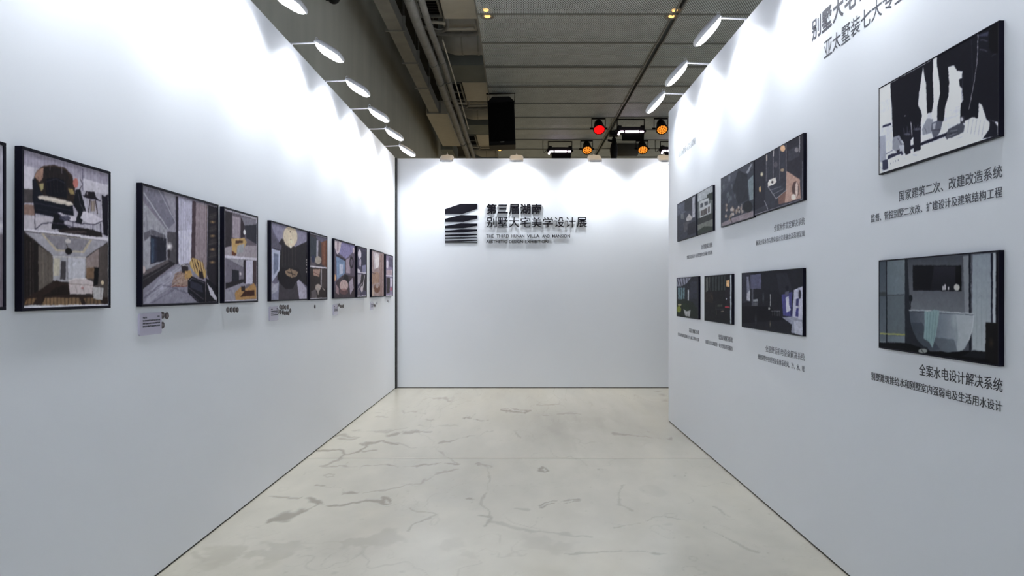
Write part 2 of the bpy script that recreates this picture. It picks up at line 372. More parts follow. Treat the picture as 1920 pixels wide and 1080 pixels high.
# ------------------------------------------------------------------ painting flat prints
class Canvas:
    def __init__(s, corners, nx, ny, bg, gain=1.22):
        nx, ny = int(nx * 1.3), int(ny * 1.3); s.nx, s.ny, s.gain = nx, ny, gain; SS = 2; s.warp = .009; s.detail = .3; s.w, s.h = nx * SS, ny * SS
        (ax, ay), (b_x, by), (cx, cy), (dx, dy) = corners       # TL TR BR BL in the sketch's own units
        A = []; B = []
        for (x, y), (u, v) in zip(corners, ((0, 0), (1, 0), (1, 1), (0, 1))):
            A.append([u, v, 1, 0, 0, 0, -x * u, -x * v]); B.append(x); A.append([0, 0, 0, u, v, 1, -y * u, -y * v]); B.append(y)
        h = np.linalg.solve(np.array(A, float), np.array(B, float))
        U, V = np.meshgrid((np.arange(s.w) + .5) / s.w, (np.arange(s.h) + .5) / s.h); s.U, s.V = U, V
        k = h[6] * U + h[7] * V + 1
        s.X = (h[0] * U + h[1] * V + h[2]) / k; s.Y = (h[3] * U + h[4] * V + h[5]) / k
        s.im = np.empty((s.h, s.w, 3)); s.im[:] = bg
    def mask(s, pts):
        m = np.zeros(s.X.shape, bool); n = len(pts)
        for i in range(n):
            (x0, y0), (x1, y1) = pts[i], pts[(i + 1) % n]
            if y0 == y1: continue
            c = ((y0 > s.Y) != (y1 > s.Y)) & (s.X < (x1 - x0) * (s.Y - y0) / (y1 - y0) + x0); m ^= c
        return m
    def P(s, c, *pts, a=1, grad=None):
        m = s.mask(pts); c = np.array(c, float)
        if grad is not None:
            g, ax = np.array(grad[0], float), grad[1]; A_ = s.X if ax == 'x' else s.Y; v = A_[m]
            if v.size:
                t = ((v - v.min()) / (np.ptp(v) + 1e-6))[:, None]; s.im[m] = s.im[m] * (1 - a) + (c * (1 - t) + g * t) * a
        else: s.im[m] = s.im[m] * (1 - a) + c * a
    def R(s, c, x0, y0, x1, y1, **k): s.P(c, (x0, y0), (x1, y0), (x1, y1), (x0, y1), **k)
    def E(s, c, x, y, rx, ry, a=1, soft=0, ring=0):
        d = np.hypot((s.X - x) / rx, (s.Y - y) / ry)
        if ring: m = ((np.abs(d - 1) < ring)).astype(float)
        elif soft: m = np.clip((1 - d) / soft, 0, 1)
        else: m = (d < 1).astype(float)
        m = (m * a)[..., None]; s.im = s.im * (1 - m) + np.array(c, float) * m
    def L(s, c, wd, *pts, a=1):
        m = np.zeros(s.X.shape, bool)
        for (x0, y0), (x1, y1) in zip(pts[:-1], pts[1:]):
            dx, dy = x1 - x0, y1 - y0; L2 = dx * dx + dy * dy + 1e-9; t = np.clip(((s.X - x0) * dx + (s.Y - y0) * dy) / L2, 0, 1)
            m |= np.hypot(s.X - x0 - t * dx, s.Y - y0 - t * dy) < wd / 2
        s.im[m] = s.im[m] * (1 - a) + np.array(c, float) * a
    def N(s, amp, sc, seed): s.im *= (1 + (noise2(s.h, s.w, sc, seed) - .5) * amp)[..., None]
    def stripes(s, c, m, per, fr, a=.3):
        k = m & ((s.X / per) % 1 < fr); s.im[k] = s.im[k] * (1 - a) + np.array(c, float) * a
    def colours(s):
        # irregular edges and small scale tonal detail, as in a photograph
        wx = (noise2(s.h, s.w, 16, 71) - .5) * s.warp * s.w + (noise2(s.h, s.w, 6, 73) - .5) * s.warp * .4 * s.w
        wy = (noise2(s.h, s.w, 16, 72) - .5) * s.warp * s.w + (noise2(s.h, s.w, 6, 74) - .5) * s.warp * .4 * s.w
        gy, gx = np.mgrid[0:s.h, 0:s.w]
        im = s.im[np.clip(gy + wy, 0, s.h - 1).astype(int), np.clip(gx + wx, 0, s.w - 1).astype(int)]
        det = (noise2(s.h, s.w, 10, 77) - .5) * .5 + (noise2(s.h, s.w, 4, 78) - .5) * .3
        blot = np.clip((noise2(s.h, s.w, 13, 79) - .62) * 5, 0, 1) * .35 - np.clip((noise2(s.h, s.w, 11, 80) - .64) * 6, 0, 1) * .35
        im = im * (1 + (det + blot) * s.detail)[..., None]
        p = np.pad(im, ((2, 2), (2, 2), (0, 0)), 'edge'); k = (1, 2, 3, 2, 1)      # slight print softness
        im = sum(k[i] * p[i:i + s.h] for i in range(5)) / 9; im = sum(k[i] * im[:, i:i + s.w] for i in range(5)) / 9
        g = im.mean(-1, keepdims=True); im = g + (im - g) * .8
        v = np.clip(im / 255, 0, 1); v = np.clip(v + .28 * (v - .42) * (1 - np.abs(2 * v - 1)) - .012, 0, 1); v = np.where(v <= .04045, v / 12.92, ((v + .055) / 1.055) ** 2.4)
        return np.clip(v.reshape(s.ny, 2, s.nx, 2, 3).mean((1, 3)) * s.gain, 0, .88)
def picture(mw, wd, ht, cv, name, label, cat, group, depth=.028, rim=.012, rec=.004):
    """wall picture: black box frame with a printed sheet; origin at bottom centre on the wall"""
    t = empty(name, label, cat, group, mw); f = bmesh.new(); a, b_ = wd / 2, wd / 2 - rim
    if rim > .004:
        for q_ in ((-a, a, 0, rim), (-a, a, ht - rim, ht), (-a, -b_, rim, ht - rim), (b_, a, rim, ht - rim)): bx(f, *q_, 0, depth, bev=.0012)
        bx(f, -b_, b_, rim, ht - rim, .002, depth - rec - .002)
    obj('frame', f, M['frame'], t)
    x0, x1, y0, y1 = -b_, b_, rim, ht - rim; C_ = cv.colours(); ny, nx = C_.shape[:2]
    X_, Y_ = np.meshgrid(np.linspace(x0, x1, nx), np.linspace(y1, y0, ny))
    obj('photo_print', grid_mesh('photo_print', X_, Y_, np.full(X_.shape, depth - rec), C_, flip=True), M['print'], t)
    return t
def rect_on(fn, x1, x2, t1, t2, b1, b2, off):
    Ya, _ = fn(x1, t1, off); Yb, _ = fn(x2, t2, off)
    top = (fn(x1, t1, off)[1] + fn(x2, t2, off)[1]) / 2; bot = (fn(x1, b1, off)[1] + fn(x2, b2, off)[1]) / 2
    return Ya, Yb, top, bot
# --- left wall pictures
def curtain(c, poly, col, per, fr=.4, a=.25): c.stripes(col, c.mask(poly), per, fr, a)
LEFT = []
c = Canvas([(0, 0), (100, 0), (100, 110), (0, 110)], 90, 100, (176, 172, 186)); c.R((120, 112, 120), 0, 60, 100, 110); c.E((60, 52, 55), 40, 50, 25, 30); c.R((205, 200, 210), 0, 53, 100, 56); c.R((150, 146, 158), 70, 5, 95, 50)
c.R((90, 82, 84), 10, 75, 70, 100); c.N(.12, 18, 1)
LEFT.append((c, -117, 12, 238, 262, 584, 583, 'black framed picture cut off at the left edge of the photo'))

c = Canvas([(130, 115), (573, 238), (573, 945), (130, 965)], 150, 160, (168, 162, 176))
c.P((150, 143, 160), (130, 115), (573, 238), (573, 300), (130, 195)); c.stripes((120, 115, 130), c.Y < 560, 17, .3, .35)
c.P((196, 188, 200), (130, 200), (186, 215), (186, 330), (130, 325)); c.P((186, 180, 192), (440, 265), (573, 300), (573, 350), (440, 330))
c.P((78, 72, 74), (130, 325), (182, 330), (182, 402), (130, 402)); c.P((132, 108, 100), (130, 408), (190, 412), (190, 468), (130, 462)); c.P((176, 168, 178), (130, 470), (290, 480), (290, 545), (130, 538))
c.P((52, 42, 38), (186, 270), (200, 228), (232, 204), (290, 194), (348, 212), (384, 252), (398, 320), (392, 400), (330, 410), (240, 385), (195, 350))
c.P((150, 118, 104), (190, 262), (205, 222), (238, 212), (236, 262), (214, 290)); c.P((42, 36, 38), (236, 215), (300, 205), (350, 228), (372, 280), (370, 360), (230, 350), (232, 280))
c.P((30, 32, 44), (178, 275), (192, 270), (215, 330), (235, 358), (385, 390), (392, 470), (290, 475), (190, 455), (180, 380)); c.P((26, 26, 36), (245, 270), (300, 262), (350, 280), (355, 375), (250, 358))
c.P((150, 138, 98), (210, 300), (238, 295), (232, 330), (222, 336)); c.P((140, 122, 80), (362, 318), (385, 322), (396, 352), (372, 350))
c.P((186, 172, 160), (204, 366), (230, 358), (300, 372), (378, 392), (392, 406), (370, 414), (300, 398), (214, 380))
c.P((28, 28, 36), (290, 455), (345, 470), (340, 510), (395, 545), (275, 538)); c.P((30, 30, 38), (400, 325), (424, 322), (440, 380), (455, 440), (432, 505), (398, 500), (416, 450), (388, 410))
c.E((178, 108, 100), 402, 290, 14, 26); c.L((60, 52, 60), 3, (425, 270), (438, 300), (420, 325)); c.L((80, 76, 96), 3, (438, 215), (438, 330))
c.P((200, 192, 204), (305, 445), (350, 460), (400, 470), (405, 490), (340, 492)); c.P((198, 190, 204), (440, 440), (500, 456), (540, 485), (535, 505), (470, 508), (425, 480))
c.L((44, 40, 56), 4, (305, 448), (350, 488), (420, 505), (500, 512), (540, 492)); c.L((44, 40, 56), 4, (388, 500), (388, 560)); c.L((44, 40, 56), 3, (490, 512), (490, 560)); c.L((44, 40, 56), 3, (530, 505), (533, 560))
c.P((40, 34, 42), (455, 332), (500, 336), (508, 365), (520, 378), (445, 366)); c.L((40, 34, 46), 5, (440, 358), (480, 374), (530, 382)); c.L((60, 50, 56), 5, (475, 380), (468, 446)); c.L((60, 50, 56), 5, (505, 384), (514, 452)); c.R((120, 104, 92), 480, 385, 503, 440, a=.7)
c.P((38, 34, 46), (535, 350), (552, 360), (573, 345), (573, 575), (545, 565)); c.L((50, 46, 60), 4, (190, 450), (192, 540)); c.L((64, 60, 76), 5, (195, 540), (225, 512), (270, 505), (340, 512), (400, 530), (540, 560))
c.P((44, 38, 40), (310, 545), (350, 528), (440, 528), (535, 552), (540, 580), (400, 572), (320, 560)); c.E((110, 96, 96), 400, 552, 60, 6, a=.6)
c.P((58, 52, 52), (130, 548), (573, 595), (573, 945), (130, 965)); c.P((206, 200, 212), (130, 536), (573, 583), (573, 598), (130, 546))
c.P((150, 146, 156), (135, 552), (573, 600), (452, 686), (285, 680)); c.P((172, 158, 138), (222, 562), (488, 592), (445, 664), (298, 655)); c.P((128, 124, 132), (238, 566), (474, 592), (436, 655), (306, 647))
c.E((190, 180, 180), 362, 602, 16, 12); c.E((36, 32, 34), 365, 656, 19, 17); c.P((40, 34, 34), (130, 560), (208, 622), (210, 882), (130, 915)); c.L((66, 58, 56), 3, (180, 600), (182, 895))
c.P((98, 90, 84), (208, 625), (284, 680), (286, 815), (210, 868)); c.P((152, 150, 158), (284, 680), (455, 686), (452, 832), (284, 812)); c.P((176, 168, 150), (288, 690), (322, 694), (318, 785), (286, 790)); c.P((74, 70, 74), (326, 706), (352, 708), (348, 810), (322, 806)); c.P((178, 176, 186), (360, 690), (450, 692), (448, 800), (362, 800))
c.P((82, 74, 72), (455, 686), (573, 604), (573, 942), (490, 900), (452, 830)); c.P((134, 120, 118), (456, 690), (522, 640), (520, 744), (456, 790)); c.P((120, 96, 76), (458, 745), (498, 738), (495, 800), (458, 800)); c.P((22, 20, 24), (498, 740), (522, 740), (516, 832), (495, 838))
c.P((54, 42, 38), (210, 868), (300, 812), (365, 830), (370, 890), (573, 900), (573, 945), (130, 945), (130, 915)); c.P((122, 96, 70), (150, 912), (200, 908), (180, 944), (135, 942)); c.P((128, 104, 78), (245, 906), (420, 902), (432, 940), (225, 945)); c.P((112, 90, 68), (440, 904), (520, 902), (540, 935), (455, 938)); c.stripes((50, 38, 34), (c.Y > 900), 19, .3, .5)
c.P((184, 170, 172), (363, 810), (400, 798), (455, 800), (492, 818), (488, 882), (372, 886)); c.L((140, 124, 122), 4, (365, 830), (490, 836)); c.P((170, 166, 168), (490, 842), (546, 850), (540, 916), (494, 908)); c.E((190, 170, 140), 540, 822, 8, 12)
c.P((206, 204, 212), (130, 948), (573, 936), (573, 946), (130, 966)); c.L((206, 204, 212), 3, (571, 240), (571, 945)); 
for k in range(9): c.L((70, 58, 52), 2, (205 + k * 20, 232 + abs(k - 4) * 7), (225 + k * 17, 345), a=.55)
c.L((96, 78, 66), 4, (200, 232), (240, 202), (300, 200), (352, 220), (386, 262), a=.7); c.L((84, 84, 100), 3, (250, 285), (300, 270), (345, 290), a=.6); c.L((70, 70, 88), 4, (195, 400), (385, 440), a=.6); c.L((60, 60, 74), 3, (190, 430), (380, 470), a=.5)
c.L((220, 208, 196), 4, (215, 370), (300, 382), (380, 402), a=.8); c.E((60, 62, 80), 345, 480, 30, 14, a=.8); c.L((140, 134, 150), 2, (412, 335), (425, 400), (445, 440), a=.6); c.E((200, 190, 196), 462, 345, 4, 10, a=.5); c.R((84, 70, 66), 478, 386, 482, 440); c.R((150, 134, 120), 488, 392, 494, 440)
for k in range(7): c.L((206, 200, 214), 3, (150 + k * 60, 130 + k * 17), (150 + k * 60, 190 + k * 17), a=.35)
c.L((74, 64, 62), 3, (150, 600), (150, 900)); c.L((92, 82, 78), 2, (168, 610), (168, 898)); c.L((120, 110, 102), 3, (232, 645), (234, 855)); c.L((78, 70, 66), 3, (258, 665), (260, 832)); c.L((210, 200, 190), 3, (285, 684), (455, 689)); c.L((110, 106, 112), 3, (360, 690), (360, 800)); c.L((98, 88, 84), 3, (530, 640), (532, 900)); c.L((214, 206, 208), 5, (366, 812), (402, 800), (456, 803)); c.L((150, 136, 136), 3, (400, 845), (410, 880)); c.L((150, 136, 136), 3, (440, 848), (446, 882)); c.E((150, 90, 92), 436, 850, 8, 8, a=.6); c.L((60, 50, 46), 3, (355, 620), (360, 640)); c.P((32, 26, 26), (300, 850), (360, 835), (368, 885), (230, 900), a=.5)
c.N(.10, 12, 2)
LEFT.append((c, 41, 208, 273, 322, 584, 577, 'black framed pair of photos, a dark wing chair above a bedroom'))

c = Canvas([(97, 82), (527, 205), (530, 790), (100, 800)], 190, 140, (124, 117, 130))
c.P((138, 134, 146), (97, 82), (290, 140), (290, 368), (240, 356), (97, 150)); c.P((116, 113, 126), (97, 82), (215, 118), (285, 300), (240, 350), (97, 155)); c.L((160, 158, 170), 6, (105, 130), (245, 345)); c.L((150, 148, 160), 4, (190, 110), (285, 300))
c.P((146, 144, 154), (97, 175), (246, 362), (246, 530), (97, 600)); c.P((98, 95, 104), (105, 370), (150, 345), (225, 380), (230, 400), (150, 380), (110, 420)); c.P((44, 44, 56), (145, 382), (233, 402), (233, 532), (145, 557)); c.P((58, 72, 96), (148, 398), (188, 406), (186, 540), (148, 550), grad=((44, 44, 58), 'x'))
c.P((82, 78, 84), (238, 360), (300, 366), (300, 556), (244, 545)); c.E((236, 224, 230), 250, 450, 24, 32, soft=1); c.R((60, 54, 60), 240, 470, 256, 520)
c.P((52, 48, 54), (100, 625), (245, 532), (290, 550), (240, 590), (100, 708)); c.P((96, 88, 92), (100, 600), (245, 528), (250, 545), (100, 630)); c.E((190, 170, 170), 108, 590, 8, 22)
c.P((46, 40, 52), (286, 146), (301, 150), (304, 556), (291, 552)); c.P((168, 164, 186), (302, 152), (382, 174), (382, 346), (302, 350)); c.P((192, 188, 212), (302, 352), (380, 346), (374, 545), (306, 560)); c.stripes((150, 145, 170), (c.X > 302) & (c.X < 382) & (c.Y < 555), 15, .35, .5)
c.P((78, 62, 70), (382, 173), (403, 180), (400, 548), (378, 546)); c.P((138, 124, 130), (403, 180), (466, 197), (462, 580), (400, 540)); c.stripes((116, 104, 112), (c.X > 403) & (c.X < 464) & (c.Y < 540), 30, .15, .6)
c.P((42, 38, 46), (474, 198), (527, 213), (530, 785), (468, 620)); c.L((110, 96, 90), 3, (466, 197), (464, 790)); 
for yy in (300, 385, 468, 545): c.E((150, 120, 84), 500, yy, 22, 12, soft=.9); c.L((92, 84, 88), 3, (476, yy - 30), (527, yy - 45))
c.P((128, 125, 140), (100, 706), (250, 590), (300, 556), (400, 560), (440, 795), (100, 800)); c.P((164, 160, 178), (200, 640), (300, 566), (330, 580), (220, 720), (140, 790), (110, 790), (160, 700), a=.6); c.L((90, 86, 100), 9, (110, 760), (200, 680), (250, 690), (350, 730), a=.5); c.L((96, 92, 106), 6, (150, 790), (300, 700), a=.5)
c.P((146, 122, 112), (285, 610), (360, 590), (365, 690), (262, 694)); c.L((120, 70, 66), 5, (262, 690), (350, 690)); c.P((56, 48, 52), (320, 560), (362, 560), (358, 610), (324, 610)); c.L((180, 176, 184), 5, (318, 560), (362, 568))
c.P((176, 142, 88), (368, 545), (384, 518), (402, 524), (445, 548), (462, 600), (462, 640), (430, 640), (400, 610), (376, 580)); c.L((70, 50, 44), 5, (386, 530), (420, 600)); c.L((74, 54, 46), 5, (410, 540), (440, 600)); c.P((170, 132, 84), (340, 600), (372, 592), (390, 640), (360, 664), (340, 640)); c.P((46, 34, 36), (420, 600), (440, 590), (452, 650), (425, 640))
c.P((26, 24, 36), (358, 650), (380, 630), (460, 665), (462, 790), (415, 788), (358, 728)); c.L((86, 80, 90), 4, (362, 700), (450, 770)); c.P((28, 26, 36), (464, 640), (530, 700), (530, 788), (464, 788)); c.P((176, 172, 186), (468, 668), (500, 710), (527, 765), (525, 786), (490, 745)); 
for k in range(5): c.L((196, 162, 112), 5, (374 + k * 15, 528 + abs(k - 1) * 5), (392 + k * 14, 600), a=.9); c.L((84, 62, 54), 3, (382 + k * 15, 532), (400 + k * 13, 604), a=.9)
q9 = random.Random(3)
for k in range(60): x = q9.uniform(270, 362); c.E((176, 150, 134) if k % 2 else (108, 84, 78), x, q9.uniform(612, 688), 4, 3, a=.7)
for k in range(26): x = q9.uniform(110, 300); y = 790 - (x - 110) * .9 + q9.uniform(-60, 60); c.L((172, 170, 188) if k % 2 else (98, 95, 110), 3, (x, y), (x + 50, y - 34), a=.45)
for k in range(7): c.L((88, 84, 96) if k % 2 else (168, 166, 176), 3, (102 + k * 19, 250 + k * 14), (110 + k * 18, 360 + k * 9), a=.4)
c.L((70, 68, 80), 3, (145, 382), (233, 402), (233, 532)); c.L((90, 104, 126), 5, (160, 410), (160, 545), a=.7); c.L((120, 114, 118), 3, (100, 652), (250, 560), a=.7); c.L((212, 206, 214), 3, (240, 440), (262, 446), a=.8)
for k in range(6): c.L((210, 206, 226), 2, (310 + k * 13, 160 + k * 3), (310 + k * 13, 340), a=.5); c.L((214, 212, 230), 3, (312 + k * 12, 360), (312 + k * 12, 540), a=.5)
for yy in (250, 330, 410, 490): c.P((74, 66, 66), (482, yy), (522, yy - 12), (522, yy + 26), (482, yy + 36), a=.5)
c.L((168, 160, 166), 3, (404, 186), (464, 202)); c.L((150, 146, 160), 2, (366, 660), (380, 642), (455, 672)); c.L((110, 108, 124), 3, (372, 735), (420, 780), a=.7); c.P((60, 64, 82), (372, 655), (440, 684), (446, 730), (374, 700), a=.7)
c.N(.12, 12, 3)
LEFT.append((c, 266, 410, 341, 385, 575, 570, 'wide black framed living room photo with a television and yellow chairs'))

c = Canvas([(580, 225), (760, 270), (760, 778), (578, 775)], 110, 130, (196, 190, 204))
A1 = ((584, 236), (755, 282), (757, 516), (582, 498)); c.P((104, 95, 104), *A1); c.P((56, 50, 56), (584, 236), (622, 248), (618, 440), (584, 455)); c.P((152, 140, 150), (624, 266), (668, 276), (666, 402), (624, 392)); c.stripes((124, 112, 124), (c.X > 624) & (c.X < 668) & (c.Y < 400), 12, .3, .5); c.P((60, 50, 58), (668, 276), (690, 290), (690, 390), (668, 395))
c.P((56, 56, 66), (690, 320), (757, 305), (757, 430), (700, 395)); c.P((120, 116, 126), (668, 262), (755, 284), (755, 312), (690, 320)); c.E((220, 216, 230), 690, 360, 7, 15); c.P((150, 140, 148), (584, 455), (640, 440), (757, 440), (757, 516), (582, 498)); c.P((182, 146, 96), (618, 402), (690, 394), (702, 420), (690, 450), (645, 490), (622, 470)); c.P((88, 64, 52), (640, 410), (680, 410), (680, 425), (640, 430)); c.P((150, 150, 156), (650, 440), (690, 430), (680, 480), (645, 495)); c.P((110, 64, 48), (620, 470), (645, 490), (640, 502), (620, 498))
A2 = ((584, 514), (757, 530), (757, 770), (582, 768)); c.P((112, 106, 118), *A2); c.P((146, 142, 152), (590, 515), (684, 525), (684, 570)); c.P((46, 46, 56), (620, 582), (658, 592), (658, 650), (620, 656)); c.P((48, 44, 50), (586, 664), (684, 642), (684, 662), (586, 700)); c.E((220, 208, 214), 666, 610, 8, 14, soft=.9)
c.P((50, 42, 50), (684, 526), (696, 527), (696, 670), (684, 668)); c.P((186, 182, 204), (697, 528), (736, 530), (734, 672), (697, 672)); c.P((80, 66, 72), (736, 530), (757, 531), (757, 680), (736, 672)); c.P((138, 134, 148), (584, 700), (684, 662), (700, 680), (640, 765), (584, 768)); c.P((166, 126, 82), (636, 722), (668, 690), (700, 700), (740, 668), (754, 690), (756, 765), (640, 768)); c.P((72, 42, 34), (690, 715), (745, 712), (745, 745), (665, 750)); c.P((56, 44, 44), (670, 685), (692, 685), (692, 715), (672, 715)); c.N(.10, 10, 4)
LEFT.append((c, 420, 484, 388, 405, 569, 566, 'narrow black framed pair of photos showing a yellow armchair'))

c = Canvas([(95, 82), (402, 165), (400, 800), (98, 805)], 120, 110, (104, 99, 118))
c.P((128, 124, 146), (95, 82), (402, 165), (398, 250), (320, 310), (180, 300), (120, 180)); c.P((44, 40, 46), (160, 280), (185, 235), (300, 310), (400, 255), (400, 680), (330, 615), (150, 620), (150, 310)); c.P((96, 92, 108), (95, 150), (150, 270), (185, 300), (180, 360), (98, 320))
for xx in (190, 215, 245, 275, 300): c.L((84, 72, 72), 5, (xx, 320), (xx, 490), a=.6)
c.P((168, 172, 196), (104, 330), (172, 352), (168, 540), (106, 640)); c.P((110, 116, 140), (118, 370), (158, 385), (156, 520), (118, 580)); c.L((40, 38, 50), 6, (100, 325), (182, 350)); c.P((126, 126, 146), (98, 700), (180, 620), (200, 805), (98, 805)); c.P((70, 64, 72), (165, 620), (310, 615), (335, 805), (160, 805)); c.P((160, 154, 174), (312, 612), (350, 640), (396, 700), (400, 802), (335, 802))
c.P((190, 186, 200), (100, 640), (130, 660), (160, 640), (150, 720), (104, 750), a=.5); c.P((34, 30, 36), (150, 560), (190, 505), (330, 512), (352, 590), (300, 650), (280, 700), (220, 705), (165, 640)); c.P((136, 116, 98), (212, 540), (250, 512), (300, 530), (326, 545), (310, 590), (270, 600), (225, 575)); c.L((40, 30, 32), 6, (230, 545), (300, 575)); c.L((50, 38, 36), 5, (260, 520), (280, 590))
c.E((150, 130, 118), 258, 212, 76, 116, soft=.5); c.E((206, 186, 160), 258, 212, 60, 100); c.E((226, 208, 178), 262, 260, 40, 42, soft=.9); c.E((90, 70, 66), 258, 168, 5, 6); c.E((80, 66, 60), 262, 240, 5, 5); c.E((220, 205, 190), 262, 312, 8, 12)
for yy in (430, 455, 480, 515, 545): c.E((190, 180, 180), 398, yy, 5, 7)
c.N(.12, 10, 5)
LEFT.append((c, 508, 577, 413, 433, 566, 562, 'black framed dining room photo with a glowing globe lamp'))

c = Canvas([(450, 180), (597, 215), (597, 792), (448, 795)], 70, 110, (72, 66, 72))
c.P((60, 66, 76), (455, 210), (512, 232), (508, 400), (455, 400)); c.P((150, 146, 160), (508, 242), (524, 246), (520, 405), (506, 400)); c.P((116, 78, 62), (548, 258), (597, 236), (597, 495), (552, 470)); c.L((140, 96, 76), 5, (572, 260), (572, 470)); c.P((96, 92, 112), (500, 200), (597, 225), (597, 240), (548, 262), (510, 235)); c.P((96, 88, 98), (455, 400), (500, 405), (500, 485), (455, 482)); c.E((156, 144, 134), 521, 430, 27, 36); c.E((50, 56, 84), 478, 420, 14, 36)
c.L((206, 200, 210), 12, (450, 488), (597, 500)); c.L((196, 190, 204), 8, (450, 182), (597, 217)); c.P((58, 50, 50), (450, 500), (597, 512), (597, 780), (450, 782)); c.P((158, 128, 116), (476, 515), (540, 512), (530, 585), (480, 572)); c.L((96, 60, 56), 4, (480, 540), (532, 570)); c.P((170, 166, 172), (544, 512), (553, 512), (549, 684), (543, 680)); c.P((76, 66, 64), (553, 512), (597, 515), (597, 690), (553, 690)); c.E((160, 146, 138), 520, 684, 24, 32); c.P((150, 140, 136), (505, 690), (535, 690), (520, 760)); c.L((170, 160, 150), 5, (560, 690), (578, 712)); c.P((100, 92, 96), (460, 720), (500, 700), (510, 780), (460, 782)); c.L((206, 204, 214), 9, (448, 790), (597, 786)); c.N(.10, 9, 6)
LEFT.append((c, 581, 614, 434, 443, 563, 562, 'narrow black framed pair of photos right of the globe lamp photo'))

c = Canvas([(677, 242), (850, 290), (848, 785), (677, 788)], 100, 100, (98, 88, 104))
c.P((124, 118, 158), (735, 262), (848, 296), (838, 350), (790, 410), (770, 420), (715, 370)); c.P((190, 174, 182), (680, 250), (738, 264), (722, 358), (700, 380), (680, 320)); c.P((150, 130, 140), (700, 262), (716, 266), (712, 360), (698, 350)); c.P((60, 52, 66), (690, 375), (775, 430), (772, 450), (690, 395)); c.P((112, 132, 168), (692, 398), (768, 445), (764, 560), (698, 620)); c.P((170, 176, 200), (720, 470), (750, 480), (748, 560), (720, 575)); c.P((150, 134, 150), (775, 430), (812, 410), (810, 560), (775, 560))
c.E((48, 40, 52), 822, 455, 14, 46, ring=.25); c.E((200, 180, 190), 840, 340, 8, 30, a=.8); c.E((196, 150, 116), 682, 600, 10, 30); c.P((72, 62, 70), (690, 640), (760, 570), (848, 590), (848, 785), (680, 785)); c.P((40, 34, 40), (748, 620), (765, 570), (790, 575), (800, 640), (780, 670)); c.E((176, 150, 150), 757, 672, 36, 52); c.E((120, 84, 84), 757, 730, 34, 30, a=.6); c.P((150, 140, 160), (800, 640), (830, 600), (840, 700), (810, 760)); c.P((140, 118, 124), (690, 660), (715, 700), (715, 760), (690, 740)); c.N(.22, 7, 7)
LEFT.append((c, 627, 666, 447, 458, 560, 559, 'black framed lounge photo with a round pink chair and mauve ceiling'))

c = Canvas([(877, 298), (965, 320), (963, 775), (875, 778)], 55, 90, (78, 74, 96))
c.P((60, 58, 80), (905, 330), (965, 350), (965, 540), (915, 520)); c.E((188, 180, 196), 900, 370, 16, 44); c.E((160, 150, 170), 905, 450, 10, 40); c.P((120, 120, 150), (920, 480), (960, 470), (960, 545), (925, 540)); c.P((190, 184, 198), (877, 505), (905, 520), (905, 545), (877, 545)); c.L((205, 200, 214), 9, (877, 543), (965, 550)); c.P((150, 142, 156), (880, 560), (915, 562), (910, 640), (880, 660)); c.P((56, 50, 58), (915, 562), (960, 565), (960, 720), (900, 700)); c.L((190, 186, 196), 6, (945, 570), (930, 690)); c.L((180, 170, 178), 5, (885, 700), (925, 640)); c.E((170, 160, 170), 920, 700, 12, 30); c.P((110, 100, 112), (880, 700), (900, 720), (900, 765), (880, 765)); c.L((205, 200, 214), 9, (877, 772), (963, 768)); c.N(.3, 7, 8)
LEFT.append((c, 670, 688, 460, 466, 558, 558, 'narrow black framed pair of photos right of the mauve lounge photo'))

c = Canvas([(1017, 338), (1130, 375), (1128, 770), (1015, 772)], 70, 80, (146, 128, 130))
c.P((176, 166, 176), (1030, 350), (1090, 370), (1085, 500), (1040, 520)); c.E((206, 198, 204), 1065, 440, 20, 70); c.stripes((116, 88, 80), (c.X > 1088) & (c.Y > 385), 14, .4, .7); c.P((150, 122, 108), (1020, 560), (1060, 540), (1090, 560), (1088, 640), (1020, 660)); c.E((112, 80, 64), 1065, 695, 28, 44); c.E((150, 132, 130), 1065, 670, 16, 24); c.P((170, 150, 140), (1018, 680), (1040, 700), (1040, 768), (1018, 768)); c.L((60, 46, 54), 4, (1020, 545), (1050, 560)); c.N(.25, 8, 9)
LEFT.append((c, 697, 720.5, 467, 474, 557, 557, 'black framed pale room photo with a brown round chair'))

c = Canvas([(1145, 378), (1205, 395), (1203, 770), (1143, 772)], 36, 80, (120, 112, 136))
c.P((90, 84, 104), (1170, 400), (1203, 410), (1203, 500), (1175, 490)); c.E((190, 182, 200), 1158, 470, 9, 40); c.P((160, 140, 150), (1150, 530), (1200, 520), (1200, 570), (1150, 570)); c.L((208, 204, 218), 9, (1145, 576), (1205, 582)); c.P((66, 58, 58), (1150, 595), (1180, 598), (1176, 740), (1150, 745)); c.P((180, 170, 190), (1182, 600), (1203, 602), (1200, 680), (1182, 680)); c.P((150, 90, 110), (1180, 690), (1200, 690), (1200, 720), (1180, 720)); c.L((208, 204, 218), 7, (1145, 766), (1203, 764)); c.N(.25, 8, 10)
LEFT.append((c, 723.5, 737, 476, 480, 556, 556, 'narrow black framed pair of photos nearest the back corner'))
for cv, x1, x2, t1, t2, b1, b2, lab in LEFT:
    Ya, Yb, top, bot = rect_on(onL, x1, x2, t1, t2, b1, b2, .028)
    picture(mL((Ya + Yb) / 2, bot), abs(Yb - Ya), top - bot, cv, 'framed_picture', lab, 'picture', 'framed photos along the left wall')
